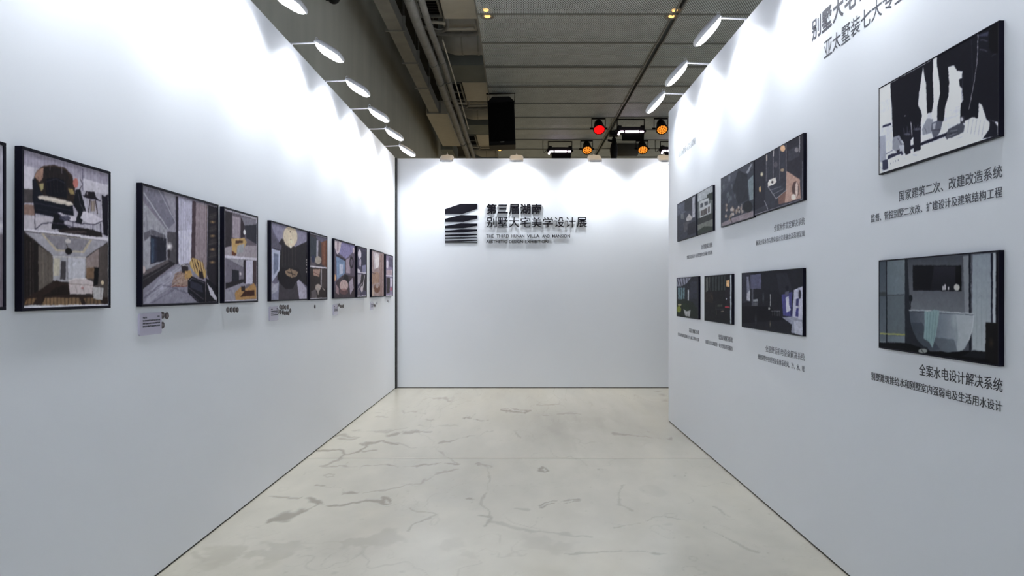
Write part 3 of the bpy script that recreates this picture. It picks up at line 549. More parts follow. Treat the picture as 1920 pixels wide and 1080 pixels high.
# --- right wall pictures
RIGHT = []
c = Canvas([(30, 470), (820, 22), (818, 785), (30, 1040)], 260, 135, (206, 208, 220), gain=1.3)
dk = (27, 27, 38); c.P((222, 223, 232), (30, 470), (105, 430), (108, 690), (30, 720)); c.P((184, 186, 198), (30, 560), (105, 530), (108, 610), (30, 640), a=.5); c.P((226, 227, 236), (300, 320), (560, 330), (580, 640), (310, 700)); c.L((176, 178, 190), 3, (470, 630), (568, 585)); c.P((180, 182, 194), (455, 640), (575, 590), (575, 640), (455, 690), a=.5)
c.P((46, 48, 76), (52, 716), (108, 696), (108, 712), (52, 732)); c.P((200, 202, 214), (30, 735), (108, 715), (112, 800), (30, 850)); c.P((150, 153, 170), (30, 790), (70, 780), (75, 960), (35, 960)); c.L((90, 92, 112), 4, (75, 905), (120, 880))
c.P(dk, (103, 430), (320, 310), (306, 420), (292, 500), (286, 580), (304, 615), (312, 650), (306, 690), (290, 735), (250, 800), (205, 845), (165, 800), (120, 795), (114, 640), (106, 520)); c.L((74, 74, 88), 4, (106, 520), (114, 600)); c.E((150, 150, 160), 201, 650, 6, 3)
c.P(dk, (316, 312), (386, 268), (384, 400), (388, 560), (376, 640), (345, 640), (342, 560), (338, 440)); c.P(dk, (412, 250), (680, 100), (822, 15), (822, 700), (790, 692), (736, 672), (722, 620), (700, 572), (690, 566), (684, 668), (602, 684), (585, 704), (565, 684), (568, 572), (586, 545), (578, 470), (560, 450), (556, 405), (576, 400), (580, 356), (545, 352), (524, 316), (486, 322), (492, 430), (488, 520), (466, 590), (455, 690), (412, 702), (412, 600), (432, 500), (425, 400), (412, 320))
c.P((222, 223, 232), (690, 564), (712, 586), (722, 622), (736, 674), (688, 668)); c.L((150, 148, 156), 3.5, (685, 102), (678, 290), (658, 430), (636, 540), (622, 610)); c.P((60, 62, 82), (690, 104), (756, 88), (748, 120), (690, 116)); c.L((96, 98, 114), 6, (700, 140), (748, 152), a=.7); c.L((92, 94, 110), 7, (696, 205), (744, 218), a=.7); c.L((90, 92, 106), 4, (775, 250), (805, 235), a=.7); c.P((15, 14, 22), (758, 80), (790, 45), (818, 30), (816, 235), (780, 230), (756, 190)); c.L((60, 60, 76), 5, (586, 380), (576, 500), (580, 560), a=.8); c.L((58, 58, 74), 4, (640, 130), (648, 420), a=.5)
c.P((132, 134, 146), (118, 795), (160, 780), (192, 850), (165, 880), (140, 888), (116, 872)); c.L((70, 70, 84), 3, (150, 800), (182, 855)); c.P((196, 197, 206), (346, 636), (376, 628), (378, 668), (348, 668)); c.P((134, 136, 148), (344, 668), (386, 672), (372, 768), (318, 782), (312, 742)); c.L((86, 88, 100), 3, (330, 730), (345, 770)); c.P((92, 94, 106), (376, 700), (410, 684), (448, 690), (436, 745), (412, 798), (386, 796), (370, 742)); c.P((150, 150, 160), (384, 706), (404, 696), (398, 740), (384, 742)); c.L((40, 40, 52), 3, (376, 745), (430, 745))
c.P((226, 227, 236), (302, 790), (372, 770), (380, 800), (440, 775), (440, 750), (490, 738), (478, 762), (302, 832)); c.P((30, 30, 52), (302, 832), (478, 762), (470, 790), (302, 852)); c.P((30, 30, 50), (235, 850), (256, 845), (256, 868), (235, 876)); c.P((222, 223, 232), (200, 925), (300, 870), (560, 768), (640, 785), (690, 806), (330, 938), (240, 955)); c.E((170, 172, 184), 265, 914, 18, 6, a=.8); c.L((165, 167, 180), 3, (540, 806), (580, 792))
c.P((78, 80, 92), (486, 742), (530, 716), (570, 700), (596, 716), (588, 760), (530, 790), (476, 812), (466, 796)); c.L((150, 150, 160), 4, (500, 755), (545, 745), a=.8); c.L((140, 140, 152), 4, (480, 795), (540, 765), a=.7); c.L((34, 34, 44), 3, (490, 775), (550, 758)); c.P((60, 60, 72), (565, 655), (592, 655), (596, 704), (566, 706)); c.E((180, 180, 190), 577, 676, 9, 14)
c.P((36, 36, 48), (188, 768), (236, 752), (236, 900), (204, 916), (192, 890)); c.P((36, 36, 48), (252, 742), (306, 722), (302, 880), (256, 896)); c.E((84, 84, 98), 214, 774, 22, 8); c.E((84, 84, 98), 279, 740, 25, 8)
for x0, y0, x1, y1 in ((196, 770, 190, 732), (214, 764, 214, 724), (228, 760, 240, 730), (246, 800, 238, 690), (264, 742, 258, 716), (282, 736, 286, 712), (296, 730, 304, 704)): c.L((60, 60, 74), 6, (x0, y0), (x1, y1))
c.L((200, 200, 208), 3, (246, 780), (239, 692)); c.P((216, 217, 224), (600, 690), (640, 664), (700, 672), (758, 700), (752, 745), (706, 806), (640, 788), (598, 762)); c.P((30, 30, 42), (736, 672), (790, 694), (815, 720), (815, 790), (712, 808), (756, 745), (760, 700))
for k in range(5): c.L((110, 110, 124), 2.5, (625 + k * 25, 672 + k * 4), (612 + k * 24, 768 + k * 7), a=.8)
c.P((170, 172, 182), (160, 850), (195, 845), (195, 910), (170, 915)); c.P((40, 40, 56), (145, 880), (165, 875), (165, 905), (145, 910)); c.P((50, 50, 74), (85, 915), (180, 885), (185, 910), (85, 942)); c.P((226, 227, 236), (85, 942), (172, 905), (182, 950), (92, 1000)); 
for k in range(4): c.L((90, 92, 110), 3, (104 + k * 17, 962 - k * 7), (104 + k * 17, 974 - k * 7))
c.P((60, 62, 86), (50, 950), (84, 940), (88, 1005), (50, 1020)); c.L((180, 182, 196), 6, (32, 990), (60, 1022)); c.P((210, 212, 224), (92, 1000), (200, 950), (330, 938), (200, 985), (100, 1015)); c.N(.06, 20, 31)
c.warp = .006; c.detail = .12
RIGHT.append((c, 1648, 1874, 166, 37, 328, 256, 'large black and white photo of people leaning over a desk, upper right'))

c = Canvas([(82, 122), (783, 55), (785, 735), (80, 625)], 240, 125, (80, 83, 92), gain=1.25)
c.P((72, 80, 90), (82, 122), (124, 118), (124, 600), (80, 600), grad=((92, 100, 108), 'y')); c.P((62, 66, 70), (82, 300), (124, 300), (124, 325), (82, 325)); c.P((96, 106, 114), (124, 118), (230, 108), (230, 600), (124, 592), grad=((108, 117, 124), 'x')); c.P((84, 92, 98), (124, 318), (230, 312), (230, 560), (124, 560), a=.6); c.L((22, 24, 34), 6, (123, 118), (123, 600)); c.L((60, 66, 72), 4, (124, 320), (230, 314)); c.P((42, 46, 54), (230, 108), (250, 106), (268, 420), (300, 560), (380, 650), (230, 610)); c.P((140, 142, 84), (84, 540), (230, 548), (230, 556), (84, 549)); c.L((120, 124, 126), 3, (84, 592), (115, 592))
c.P((70, 73, 82), (246, 106), (606, 78), (610, 425), (262, 425), grad=((104, 107, 114), 'y')); c.P((128, 132, 138), (572, 84), (606, 80), (612, 425), (585, 425), a=.8)
c.P((20, 20, 28), (276, 143), (563, 140), (565, 292), (277, 290)); c.P((40, 40, 50), (400, 146), (528, 146), (528, 290), (380, 290), grad=((28, 28, 36), 'y')); c.P((12, 12, 18), (530, 142), (563, 140), (565, 292), (530, 292))
for x, t_, w_ in ((454, 260, 8), (466, 252, 9), (486, 268, 7)): c.R((176, 176, 180), x - w_ / 2, t_, x + w_ / 2, 286)
c.E((186, 184, 180), 536, 270, 17, 20); c.stripes((120, 118, 116), (np.hypot((c.X - 536) / 17, (c.Y - 270) / 20) < 1), 7, .4, .5)
c.P((14, 15, 22), (80, 598), (230, 600), (262, 606), (380, 650), (640, 648), (785, 655), (785, 735), (80, 625)); c.L((26, 28, 40), 16, (614, 76), (618, 640)); c.L((120, 122, 130), 3, (620, 78), (624, 650)); c.P((128, 136, 146), (628, 76), (742, 66), (738, 476), (712, 480), (710, 652), (628, 642), grad=((152, 160, 166), 'y')); 
for xx in (655, 683, 712): c.L((116, 124, 132), 2, (xx, 76), (xx, 640), a=.6)
c.P((22, 22, 40), (738, 66), (750, 64), (750, 476), (742, 476)); c.P((164, 170, 178), (750, 64), (768, 62), (768, 480), (750, 476)); c.P((14, 13, 26), (768, 60), (785, 55), (785, 735), (768, 730)); c.P((26, 25, 27), (708, 476), (785, 480), (785, 735), (706, 695)); c.E((54, 46, 38), 742, 600, 20, 40, soft=1); c.P((34, 36, 42), (620, 650), (708, 655), (706, 695), (560, 680), a=.8)
TB = [(256, 405), (400, 408), (640, 425), (638, 470), (628, 530), (608, 590), (582, 635), (550, 652), (480, 656), (400, 645), (340, 620), (302, 582), (276, 530), (262, 470)]
c.P((74, 81, 92), *TB, grad=((150, 158, 166), 'x')); c.P((52, 57, 68), (268, 480), (330, 480), (380, 560), (440, 640), (400, 645), (340, 620), (302, 582), (276, 530), a=.55); c.P((156, 163, 170), (530, 432), (634, 432), (628, 520), (604, 590), (570, 645), (530, 650), (545, 560), a=.75); c.E((150, 156, 164), 520, 470, 24, 60, soft=1, a=.7); c.P((70, 77, 86), (276, 530), (340, 560), (520, 580), (540, 652), (480, 656), (400, 645), (340, 620), (302, 582), a=.5); c.L((166, 172, 178), 5, (256, 406), (400, 410), (638, 427)); c.L((60, 64, 72), 3, (270, 414), (640, 433)); c.L((180, 186, 190), 4, (637, 432), (626, 530), (604, 592))
c.P((120, 142, 146), (344, 408), (376, 414), (400, 402), (432, 408), (426, 470), (412, 555), (392, 630), (374, 598), (340, 572), (346, 480)); 
for k in range(4): c.L((90, 112, 116), 3, (362 + k * 18, 415), (356 + k * 14, 590), a=.7)
c.L((26, 28, 36), 4, (265, 325), (262, 400)); c.E((26, 28, 36), 264, 335, 11, 20); c.E((128, 132, 130), 334, 648, 26, 14); c.L((40, 42, 46), 4, (325, 640), (340, 660)); c.N(.05, 20, 32)
c.warp = .004; c.detail = .12
RIGHT.append((c, 1648, 1874, 489, 468, 652, 688, 'large photo of a white bathtub with a hanging towel, lower right'))

c = Canvas([(645, 265), (988, 72), (988, 568), (645, 675)], 120, 120, (60, 60, 72), gain=1.25)
c.P((46, 46, 58), (645, 270), (720, 220), (720, 600), (645, 640)); c.P((54, 52, 62), (865, 140), (988, 75), (988, 330), (960, 415), (870, 350)); c.P((74, 74, 84), (880, 200), (960, 150), (960, 240), (880, 280), a=.6)
for xx in (727, 775, 819, 866): c.L((140, 136, 140), 3, (xx, 200 - (xx - 727) * .5), (xx, 420 if xx != 866 else 570), a=.8)
c.L((206, 190, 170), 6, (729, 225), (729, 268)); c.L((176, 170, 168), 5, (777, 190), (777, 236)); c.L((180, 176, 176), 4, (961, 88), (961, 210)); c.E((210, 160, 124), 842, 178, 17, 26); c.E((150, 144, 146), 940, 192, 14, 18, a=.7); c.E((96, 92, 98), 792, 300, 14, 22, a=.8); c.E((200, 190, 160), 695, 368, 14, 22, soft=.7); c.E((196, 160, 116), 682, 480, 7, 22); c.E((150, 130, 110), 838, 342, 14, 12)
c.P((168, 134, 122), (868, 350), (962, 415), (970, 560), (850, 592), (866, 460)); c.P((120, 92, 84), (808, 540), (866, 500), (856, 590), (812, 600)); c.E((96, 74, 72), 932, 490, 26, 62); c.E((206, 180, 170), 940, 490, 10, 56); c.E((220, 196, 186), 918, 548, 18, 22); c.P((216, 204, 196), (735, 440), (745, 412), (790, 396), (798, 430), (775, 450), (740, 462)); c.E((60, 56, 62), 768, 430, 8, 10)
c.P((64, 66, 78), (742, 472), (830, 452), (862, 490), (795, 556)); c.L((158, 156, 160), 4, (735, 458), (795, 556), (868, 492)); c.L((130, 128, 134), 3, (760, 490), (826, 466)); c.L((130, 128, 134), 3, (776, 520), (846, 484)); c.L((150, 148, 156), 4, (713, 568), (737, 632)); c.L((176, 174, 184), 3, (648, 672), (985, 566)); c.L((150, 148, 160), 3, (983, 280), (983, 562)); c.N(.14, 14, 33)
RIGHT.append((c, 1415, 1507, 301, 248, 404, 376, 'square photo of a kitchen with a beige counter seen from above'))
c = Canvas([(398, 405), (630, 280), (630, 685), (398, 755)], 90, 110, (60, 62, 74), gain=1.25)
c.P((78, 80, 90), (398, 405), (630, 280), (630, 330), (470, 430), (398, 520), a=.7); c.E((116, 120, 134), 455, 400, 14, 34, soft=1); c.P((130, 132, 142), (575, 365), (612, 300), (622, 300), (590, 370)); c.P((112, 122, 128), (588, 420), (628, 380), (628, 560), (600, 570)); c.P((44, 46, 56), (520, 340), (585, 380), (590, 560), (520, 590), (480, 480)); c.P((128, 118, 124), (400, 728), (480, 690), (628, 640), (628, 684), (400, 752)); c.E((34, 36, 42), 588, 612, 34, 42)
rr_ = random.Random(5)
for k in range(26): q_ = rr_.randint(-40, 40); c.E((146 + q_, 132 + q_, 124 + q_), rr_.gauss(485, 38), rr_.gauss(640, 26), 7, 12, a=.85)
for k in range(10): c.E((100, 108, 112), rr_.gauss(460, 30), rr_.gauss(500, 40), 7, 20, a=.5)
c.L((150, 140, 134), 4, (545, 590), (545, 660)); c.L((50, 44, 50), 5, (465, 690), (480, 740)); c.N(.2, 12, 34)
RIGHT.append((c, 1352, 1413.5, 335, 300, 426, 408, 'dim photo of pale flowers at the foot of a dark wall'))
c = Canvas([(222, 515), (333, 452), (332, 780), (222, 818)], 60, 100, (92, 97, 98), gain=1.25)
c.P((150, 155, 160), (222, 515), (333, 452), (333, 520), (222, 575)); c.P((52, 60, 56), (290, 520), (333, 500), (333, 560), (290, 560)); c.P((160, 162, 166), (234, 572), (302, 545), (302, 590), (316, 582), (316, 655), (238, 695), (236, 640)); c.P((72, 76, 84), (242, 590), (262, 582), (262, 612), (242, 620)); c.P((72, 76, 84), (272, 576), (296, 568), (296, 596), (272, 604)); c.P((84, 80, 80), (244, 642), (290, 618), (290, 664), (244, 682)); c.P((90, 86, 86), (296, 612), (310, 606), (310, 650), (296, 658)); c.P((54, 56, 56), (222, 700), (332, 655), (332, 700), (222, 745)); c.P((106, 108, 104), (222, 745), (332, 700), (332, 750), (222, 780)); c.P((54, 62, 54), (222, 790), (270, 755), (332, 755), (332, 780), (222, 818)); c.L((130, 130, 130), 4, (262, 640), (262, 680)); c.N(.2, 12, 35)
RIGHT.append((c, 1308, 1337, 363, 346, 441, 432, 'narrow photo of a white house front with large windows'))
c = Canvas([(80, 595), (213, 520), (213, 820), (80, 862)], 60, 90, (58, 60, 72), gain=1.25)
c.P((80, 84, 98), (80, 600), (140, 570), (140, 650), (80, 680)); c.P((146, 146, 156), (184, 545), (202, 535), (202, 690), (184, 690)); c.P((150, 146, 148), (140, 700), (160, 660), (185, 690), (175, 712), (145, 715)); c.P((44, 46, 56), (130, 570), (180, 550), (180, 640), (130, 640)); c.P((96, 98, 104), (105, 665), (125, 660), (125, 700), (105, 700)); c.P((78, 78, 84), (120, 730), (160, 712), (165, 760), (130, 800)); c.P((42, 42, 54), (150, 740), (213, 710), (213, 800), (150, 820)); c.N(.3, 10, 36)
RIGHT.append((c, 1270, 1306, 383, 363, 453, 442, 'dim grey interior photo at the far end of the upper row'))
c = Canvas([(665, 155), (1187, 103), (1190, 698), (665, 628)], 160, 120, (36, 37, 47), gain=1.25)
c.P((70, 70, 86), (665, 160), (740, 150), (740, 400), (665, 420), a=.5); c.P((88, 88, 112), (738, 165), (830, 152), (832, 288), (740, 290)); c.P((140, 142, 160), (706, 180), (722, 178), (735, 320), (735, 400), (706, 390), a=.7); c.P((186, 186, 196), (707, 330), (735, 300), (735, 395), (707, 395), a=.7); c.P((190, 190, 200), (706, 465), (730, 460), (722, 512), (706, 512)); c.P((100, 100, 112), (748, 290), (765, 290), (765, 440), (748, 440), a=.7); c.P((130, 132, 140), (760, 385), (800, 378), (802, 400), (765, 405)); c.P((90, 92, 100), (765, 410), (805, 408), (800, 440), (765, 445))
c.P((22, 22, 32), (665, 445), (905, 440), (1000, 530), (1040, 560), (665, 600)); c.P((56, 56, 68), (960, 150), (1050, 140), (1110, 330), (990, 340), a=.5); c.P((74, 72, 128), (1006, 335), (1096, 308), (1096, 526), (1020, 522)); c.P((196, 196, 214), (1042, 360), (1068, 345), (1070, 420), (1085, 470), (1050, 492), (1044, 430)); c.E((30, 30, 44), 1053, 274, 15, 20); c.P((90, 90, 110), (1035, 310), (1068, 300), (1068, 340), (1035, 345)); c.P((44, 44, 90), (1086, 440), (1100, 440), (1098, 520), (1080, 520))
c.P((178, 178, 200), (1112, 292), (1187, 256), (1187, 556), (1098, 528)); c.P((150, 150, 172), (1148, 270), (1160, 264), (1150, 540), (1140, 540)); c.E((50, 48, 64), 1162, 330, 12, 42); c.P((56, 54, 100), (1130, 370), (1152, 365), (1152, 430), (1128, 432)); c.P((60, 58, 120), (1132, 455), (1152, 452), (1150, 530), (1126, 525)); c.P((134, 136, 156), (1010, 535), (1100, 528), (1187, 556), (1187, 692), (1090, 672), (1095, 600), (1050, 565)); c.P((186, 188, 204), (1110, 560), (1187, 575), (1187, 692), (1120, 680), a=.6)
c.L((130, 128, 132), 4, (918, 484), (992, 480)); 
for xx in (930, 950, 970, 988): c.L((110, 108, 114), 3, (xx, 484), (xx, 526))
c.L((176, 176, 176), 5, (910, 335), (911, 440)); c.E((150, 150, 150), 900, 462, 8, 14); c.E((90, 90, 100), 850, 370, 10, 60, soft=1); c.E((120, 110, 96), 910, 600, 8, 40, soft=1); c.E((84, 86, 98), 785, 560, 14, 60, soft=1, a=.6); c.N(.15, 14, 37)
RIGHT.append((c, 1391, 1506, 513, 501, 614, 630, 'dark photo of a blue lit hall with a white panel'))
c = Canvas([(335, 178), (575, 158), (577, 606), (337, 570)], 80, 100, (32, 32, 37), gain=1.25)
c.P((94, 96, 92), (338, 185), (382, 180), (378, 300), (350, 315), (338, 310)); c.P((58, 64, 66), (385, 180), (515, 170), (515, 300), (385, 310)); c.stripes((24, 26, 30), (c.Y < 310) & (c.X < 515), 26, .45, .8); c.P((44, 38, 38), (338, 315), (410, 320), (410, 420), (338, 400)); c.P((222, 166, 116), (524, 212), (552, 208), (550, 270), (524, 266)); c.P((168, 178, 190), (558, 162), (569, 162), (569, 604), (560, 602)); c.P((40, 34, 44), (515, 280), (556, 290), (556, 440), (515, 440)); c.P((156, 50, 66), (514, 444), (556, 446), (556, 460), (514, 458)); c.P((180, 180, 190), (520, 370), (532, 374), (524, 390)); c.L((90, 60, 50), 6, (400, 345), (405, 380)); c.L((84, 72, 66), 4, (435, 430), (440, 520)); c.P((66, 70, 64), (450, 430), (490, 425), (490, 445), (450, 450)); c.E((110, 100, 90), 492, 490, 14, 6); c.L((60, 60, 70), 3, (430, 470), (510, 470)); c.N(.25, 12, 38)
RIGHT.append((c, 1321, 1373, 517, 514, 601, 609, 'dark photo of a lounge with one square amber lamp'))
c = Canvas([(90, 198), (283, 182), (282, 560), (92, 530)], 70, 100, (46, 48, 56), gain=1.25)
c.P((128, 130, 146), (90, 200), (218, 188), (180, 240), (130, 270), (92, 270)); 
for k in range(5): c.L((44, 44, 56), 5, (92 + k * 24, 196), (110 + k * 20, 268))
c.P((96, 120, 128), (100, 280), (162, 282), (158, 390), (104, 384)); c.L((40, 44, 50), 7, (122, 280), (122, 385)); c.L((40, 44, 50), 5, (142, 280), (142, 385)); c.P((170, 176, 184), (186, 300), (197, 298), (197, 402), (188, 402)); c.P((56, 58, 72), (205, 230), (270, 220), (270, 380), (205, 380), a=.7); c.P((40, 48, 42), (92, 400), (150, 380), (230, 410), (275, 480), (275, 555), (92, 528)); c.P((118, 126, 50), (96, 450), (118, 440), (130, 470), (124, 500), (98, 498)); c.P((150, 152, 156), (150, 470), (212, 478), (204, 538), (165, 530)); c.P((40, 54, 40), (140, 420), (200, 420), (205, 480), (180, 490), (150, 470)); c.E((146, 140, 110), 116, 432, 16, 8); c.N(.3, 10, 39)
RIGHT.append((c, 1269, 1310, 521, 518, 593, 599, 'narrow photo of a glass roofed garden, far end of the lower row'))
for cv, x1, x2, t1, t2, b1, b2, lab in RIGHT:
    Ya, Yb, top, bot = rect_on(onR, x1, x2, t1, t2, b1, b2, .018)
    picture(mR((Ya + Yb) / 2, bot), abs(Yb - Ya), top - bot, cv, 'wall_photo', lab, 'picture', 'photo panels on the right wall', depth=.020, rim=.006, rec=.001)
# ------------------------------------------------------------------ lettering
def text_mesh(s, ext=.0006, bold=0.0, res=3):
    """mesh of a line of text, lower left at the origin, ink height measured"""
    cu = bpy.data.curves.new('t', 'FONT'); cu.body = s; cu.size = 1; cu.extrude = ext; cu.offset = bold; cu.resolution_u = res
    o = bpy.data.objects.new('t', cu); COL.objects.link(o)
    dg = bpy.context.evaluated_depsgraph_get(); me = bpy.data.meshes.new_from_object(o.evaluated_get(dg))
    bpy.data.objects.remove(o); bpy.data.curves.remove(cu)
    return me
def fit(me, x0, x1, y0, y1, z):
    n = len(me.vertices); co = np.empty(n * 3, np.float32); me.vertices.foreach_get('co', co); co = co.reshape(-1, 3)
    lo, hi = co.min(0), co.max(0)
    co[:, 0] = x0 + (co[:, 0] - lo[0]) / (hi[0] - lo[0]) * (x1 - x0); co[:, 1] = y0 + (co[:, 1] - lo[1]) / (hi[1] - lo[1] + 1e-9) * (y1 - y0)
    co[:, 2] = z + (co[:, 2] - lo[2]); me.vertices.foreach_set('co', co.ravel()); me.update()
    return me
def lines(t, specs):
    for s, x0, x1, yc, h, m, bold in specs:
        obj('text_line', fit(text_mesh(s, .0004, bold), x0, x1, yc - h * .47, yc + h * .47, .0006), M[m], t)
def caption(pxr, rows, label, mat_='dark_vinyl'):
    """caption on the right wall, right aligned at photo column pxr; rows: (text, left column, centre row at the right end, size)"""
    Yr = XR * F / (pxr - VX); zs = [CZ + (VY - cy) / F * Yr for _, _, cy, _ in rows]
    t = empty('wall_caption', label, 'lettering', 'captions on the right wall', mR(Yr, min(zs)))
    sp = []
    for (s, pxl, cy, h), z in zip(rows, zs):
        Yl = XR * F / (pxl - VX); sp.append((s, -(Yl - Yr), 0, z - min(zs), h, mat_, .002))
    lines(t, sp); return t
caption(1879.5, [('国家建筑二次、改建改造系统', 1686, 320, .051), ('监督、管控别墅二次改、扩建设计及建筑结构工程', 1633, 359, .042)], 'two line dark caption below the large photo of people at a desk')
caption(1880, [('全案水电设计解决系统', 1723.5, 723, .053), ('别墅建筑排给水和别墅室内强弱电及生活用水设计', 1634, 763, .042)], 'two line dark caption below the bathtub photo', 'black_vinyl')
caption(1509, [('全案木作高定解决系统', 1451.5, 414, .050), ('解决全案木作与整体设计完美融合及落地呈现', 1418, 437, .041)], 'two line caption below the beige kitchen counter photo', 'grey_vinyl')
caption(1509, [('全屋舒适机电设备解决系统', 1435.5, 670, .051), ('规划别墅中央舒适设备体系的风、冷、水、暖', 1421, 692, .042)], 'two line caption below the blue lit hall photo', 'grey_vinyl')
caption(1374, [('软装定制解决系统', 1347.6, 637.5, .048), ('根据设计风格提供一站式软装搭配服务', 1323, 654, .040)], 'small caption below the amber lamp lounge photo', 'grey_vinyl')
caption(1311, [('花园景观解决系统', 1292, 623.5, .046), ('打造别墅庭院景观设计与施工整体方案', 1271, 637, .038)], 'small caption below the glass roofed garden photo', 'grey_vinyl')
caption(1336, [('全屋智能解决系统', 1314.5, 458.5, .048), ('智能家居设计与别墅整体空间融合系统', 1288, 473, .040)], 'small caption below the white house photo', 'grey_vinyl')
caption(1304, [('别墅大宅', 1273, 260, .035), ('亚太墅装七大系统', 1272, 266, .045)], 'faint pale two line text near the far top of the right wall', 'pale_vinyl')
# big heading at the top of the right wall, running out of the photo
Y0 = XR * F / (1522 - VX); zc = CZ + (VY - 54) / F * (XR * F / (1530 - VX))
t = empty('wall_heading', 'large heading high on the right wall, running out of the photo', 'lettering', None, mR(Y0, zc - .06))
y_h = Y0 - XR * F / (1541.0 - VX); zs2 = CZ + (VY - 89) / F * (XR * F / (1553 - VX)) - (zc - .06)
heads = '别墅大宅装饰'
for i, ch in enumerate(heads):
    obj('character', fit(text_mesh(ch, .0004, .022), i * .134, i * .134 + .122, -.0, .125, .0006), M['dark_vinyl'], t)
xs_ = Y0 - XR * F / (1545.5 - VX)
for i, ch in enumerate('亚太墅装七大专业系统'):
    obj('character', fit(text_mesh(ch, .0004, .0), xs_ + i * .1022, xs_ + i * .1022 + .094, zs2 - .047, zs2 + .047, .0006), M['dark_vinyl'], t)

# exhibition sign on the back wall: raised logo bars and letters
sx, sz = onB(834, 458)
sg = empty('exhibition_sign', 'black raised logo and Chinese title lettering on the back wall', 'sign', None, mB(sx, sz)); k5 = 1 / 5.818
def sp_(x, y): X_, Z_ = onB(800 + x * k5, 360 + y * k5); return X_ - sx, Z_ - sz
BARS = [[(200,187),(375,128),(552,128),(552,183),(388,240),(200,240)],[(200,292),(375,252),(552,255),(552,290),(400,327),(200,327)],[(200,370),(375,342),(552,344),(552,368),(400,396),(200,396)],
 [(200,425),(375,407),(552,408),(552,426),(400,443),(200,443)],[(200,468),(375,457),(552,459),(552,470),(400,481),(200,481)],[(200,499),(375,492),(552,494),(552,501),(400,511),(200,511)],
 [(200,532),(375,527),(552,524),(552,533),(380,541),(200,541)],[(200,549),(552,549),(552,557),(200,557)]]
for q_ in BARS:
    pb = bmesh.new(); prism(pb, [sp_(*p) for p in q_], .0, .012); obj('logo_bar', pb, M['sign'], sg)
def sign_row(s, x0, adv, y0, y1, bold, depth, off, m):
    for i, ch in enumerate(s):
        a = sp_(x0 + i * adv + adv * .04, y1); b_ = sp_(x0 + (i + 1) * adv - adv * .06, y0)
        yy0, yy1 = a[1], b_[1]
        if ch == '三': yy0 += .012; yy1 -= .012
        obj('letter', fit(text_mesh(ch, depth / 2, bold), a[0], b_[0], yy0, yy1, off), M[m], sg)
sign_row('第三届湖南', 648, 122.5, 130, 242, .017, .020, .006, 'sign')
sign_row('别墅大宅美学设计展', 648, 122.9, 277, 388, .006, .010, .016, 'sign')
for s, x0, x1, y0, y1 in (('THE THIRD HUNAN VILLA AND MANSION', 650, 1563, 465, 499), ('AESTHETIC DESIGN EXHIBITION', 650, 1325, 526, 558)):
    wds = s.split(' '); tot = len(s); px = x0; un = (x1 - x0) / tot
    for wd_ in wds:
        a = sp_(px, y1); b_ = sp_(px + un * (len(wd_) - .0) , y0); px += un * (len(wd_) + 1)
        if wd_ == wds[-1]: b_ = sp_(x1, y0)
        obj('word', fit(text_mesh(wd_, .006, .010), a[0], b_[0], a[1], b_[1], .012), M['sign'], sg)

# ------------------------------------------------------------------ info cards and round badges below the framed pictures
def info_card(x1, x2, t1, b1, label):
    Ya, zt = onL(x1, t1); Yb, _ = onL(x2, t1); _, zb = onL(x1, b1); wd = Yb - Ya; ht = zt - zb
    t = empty('info_card', label, 'card', 'info cards under the framed pictures', mL(Ya, zb))
    c_ = bmesh.new(); r_ = .012; pts = []
    for cx, cy, a0 in ((wd - r_, ht - r_, 0), (r_, ht - r_, 90), (r_, r_, 180), (wd - r_, r_, 270)):
        pts += [(cx + r_ * math.cos(R(a0 + k * 22.5)), cy + r_ * math.sin(R(a0 + k * 22.5))) for k in range(5)]
    prism(c_, pts, 0, .008); obj('plate', c_, M['card'], t)
    h = ht * .07; sp = [('作品介绍', wd * .14, wd * .32, ht * .80, h * 1.2), ('编号', wd * .80, wd * .90, ht * .82, h * 1.2)]
    for k, s in enumerate(('设计师以现代手法诠释东方美学空间', '光影与材质在此相互交融呈现舒适居所', '简约线条勾勒出静谧而温暖的生活场景')): sp.append((s, wd * .14, wd * .92, ht * (.66 - k * .13), h * 1.1))
    for s, x0, x1_, yc, hh in sp:
        obj('text_line', fit(text_mesh(s, .0003, .03, 1), x0, x1_, yc - hh / 2, yc + hh / 2, .0081), M['dark_vinyl'], t)
info_card(258.5, 300.5, 588, 630, 'lilac info card under the wide living room photo')
info_card(504, 520, 575, 602, 'lilac info card under the globe lamp photo')
info_card(624, 632, 571, 591, 'lilac info card under the mauve lounge photo')
info_card(694, 699, 567, 581, 'lilac info card under the pale room photo')
bd = None
def badge(px, py, label, group):
    global bd
    Y, Z = onL(px, py)
    if bd is None:
        bd = empty('round_badge', label, 'badge', group, mL(Y, Z))
        b1 = bmesh.new(); prism(b1, [(.0175 * math.cos(k * math.pi / 12), .0175 * math.sin(k * math.pi / 12)) for k in range(24)], 0, .004); obj('disc', b1, M['badge'], bd)
        b2 = tub([(.0178 * math.cos(k * math.pi / 12), .0178 * math.sin(k * math.pi / 12), .003) for k in range(25)], .0014, 5); obj('rim', b2, M['badge'], bd)
        b3 = bmesh.new(); bx(b3, -.009, .009, .003, .006, .004, .0045); bx(b3, -.007, .008, -.004, -.001, .004, .0045); obj('print_mark', b3, M['badge_rim'], bd)
        return bd
    o = copy_tree(bd); o.matrix_world = mL(Y, Z); tag(o, label, 'badge', group); return o
NUM = ['first', 'second', 'third', 'fourth', 'fifth', 'sixth', 'seventh']
badge(303.8, 591, 'round brown badge directly right of the largest info card, upper', 'badges under the living room photo'); badge(312.2, 592, 'round brown badge farther right of the largest info card', 'badges under the living room photo'); badge(303.8, 609.8, 'round brown badge directly right of the largest info card, lower', 'badges under the living room photo')
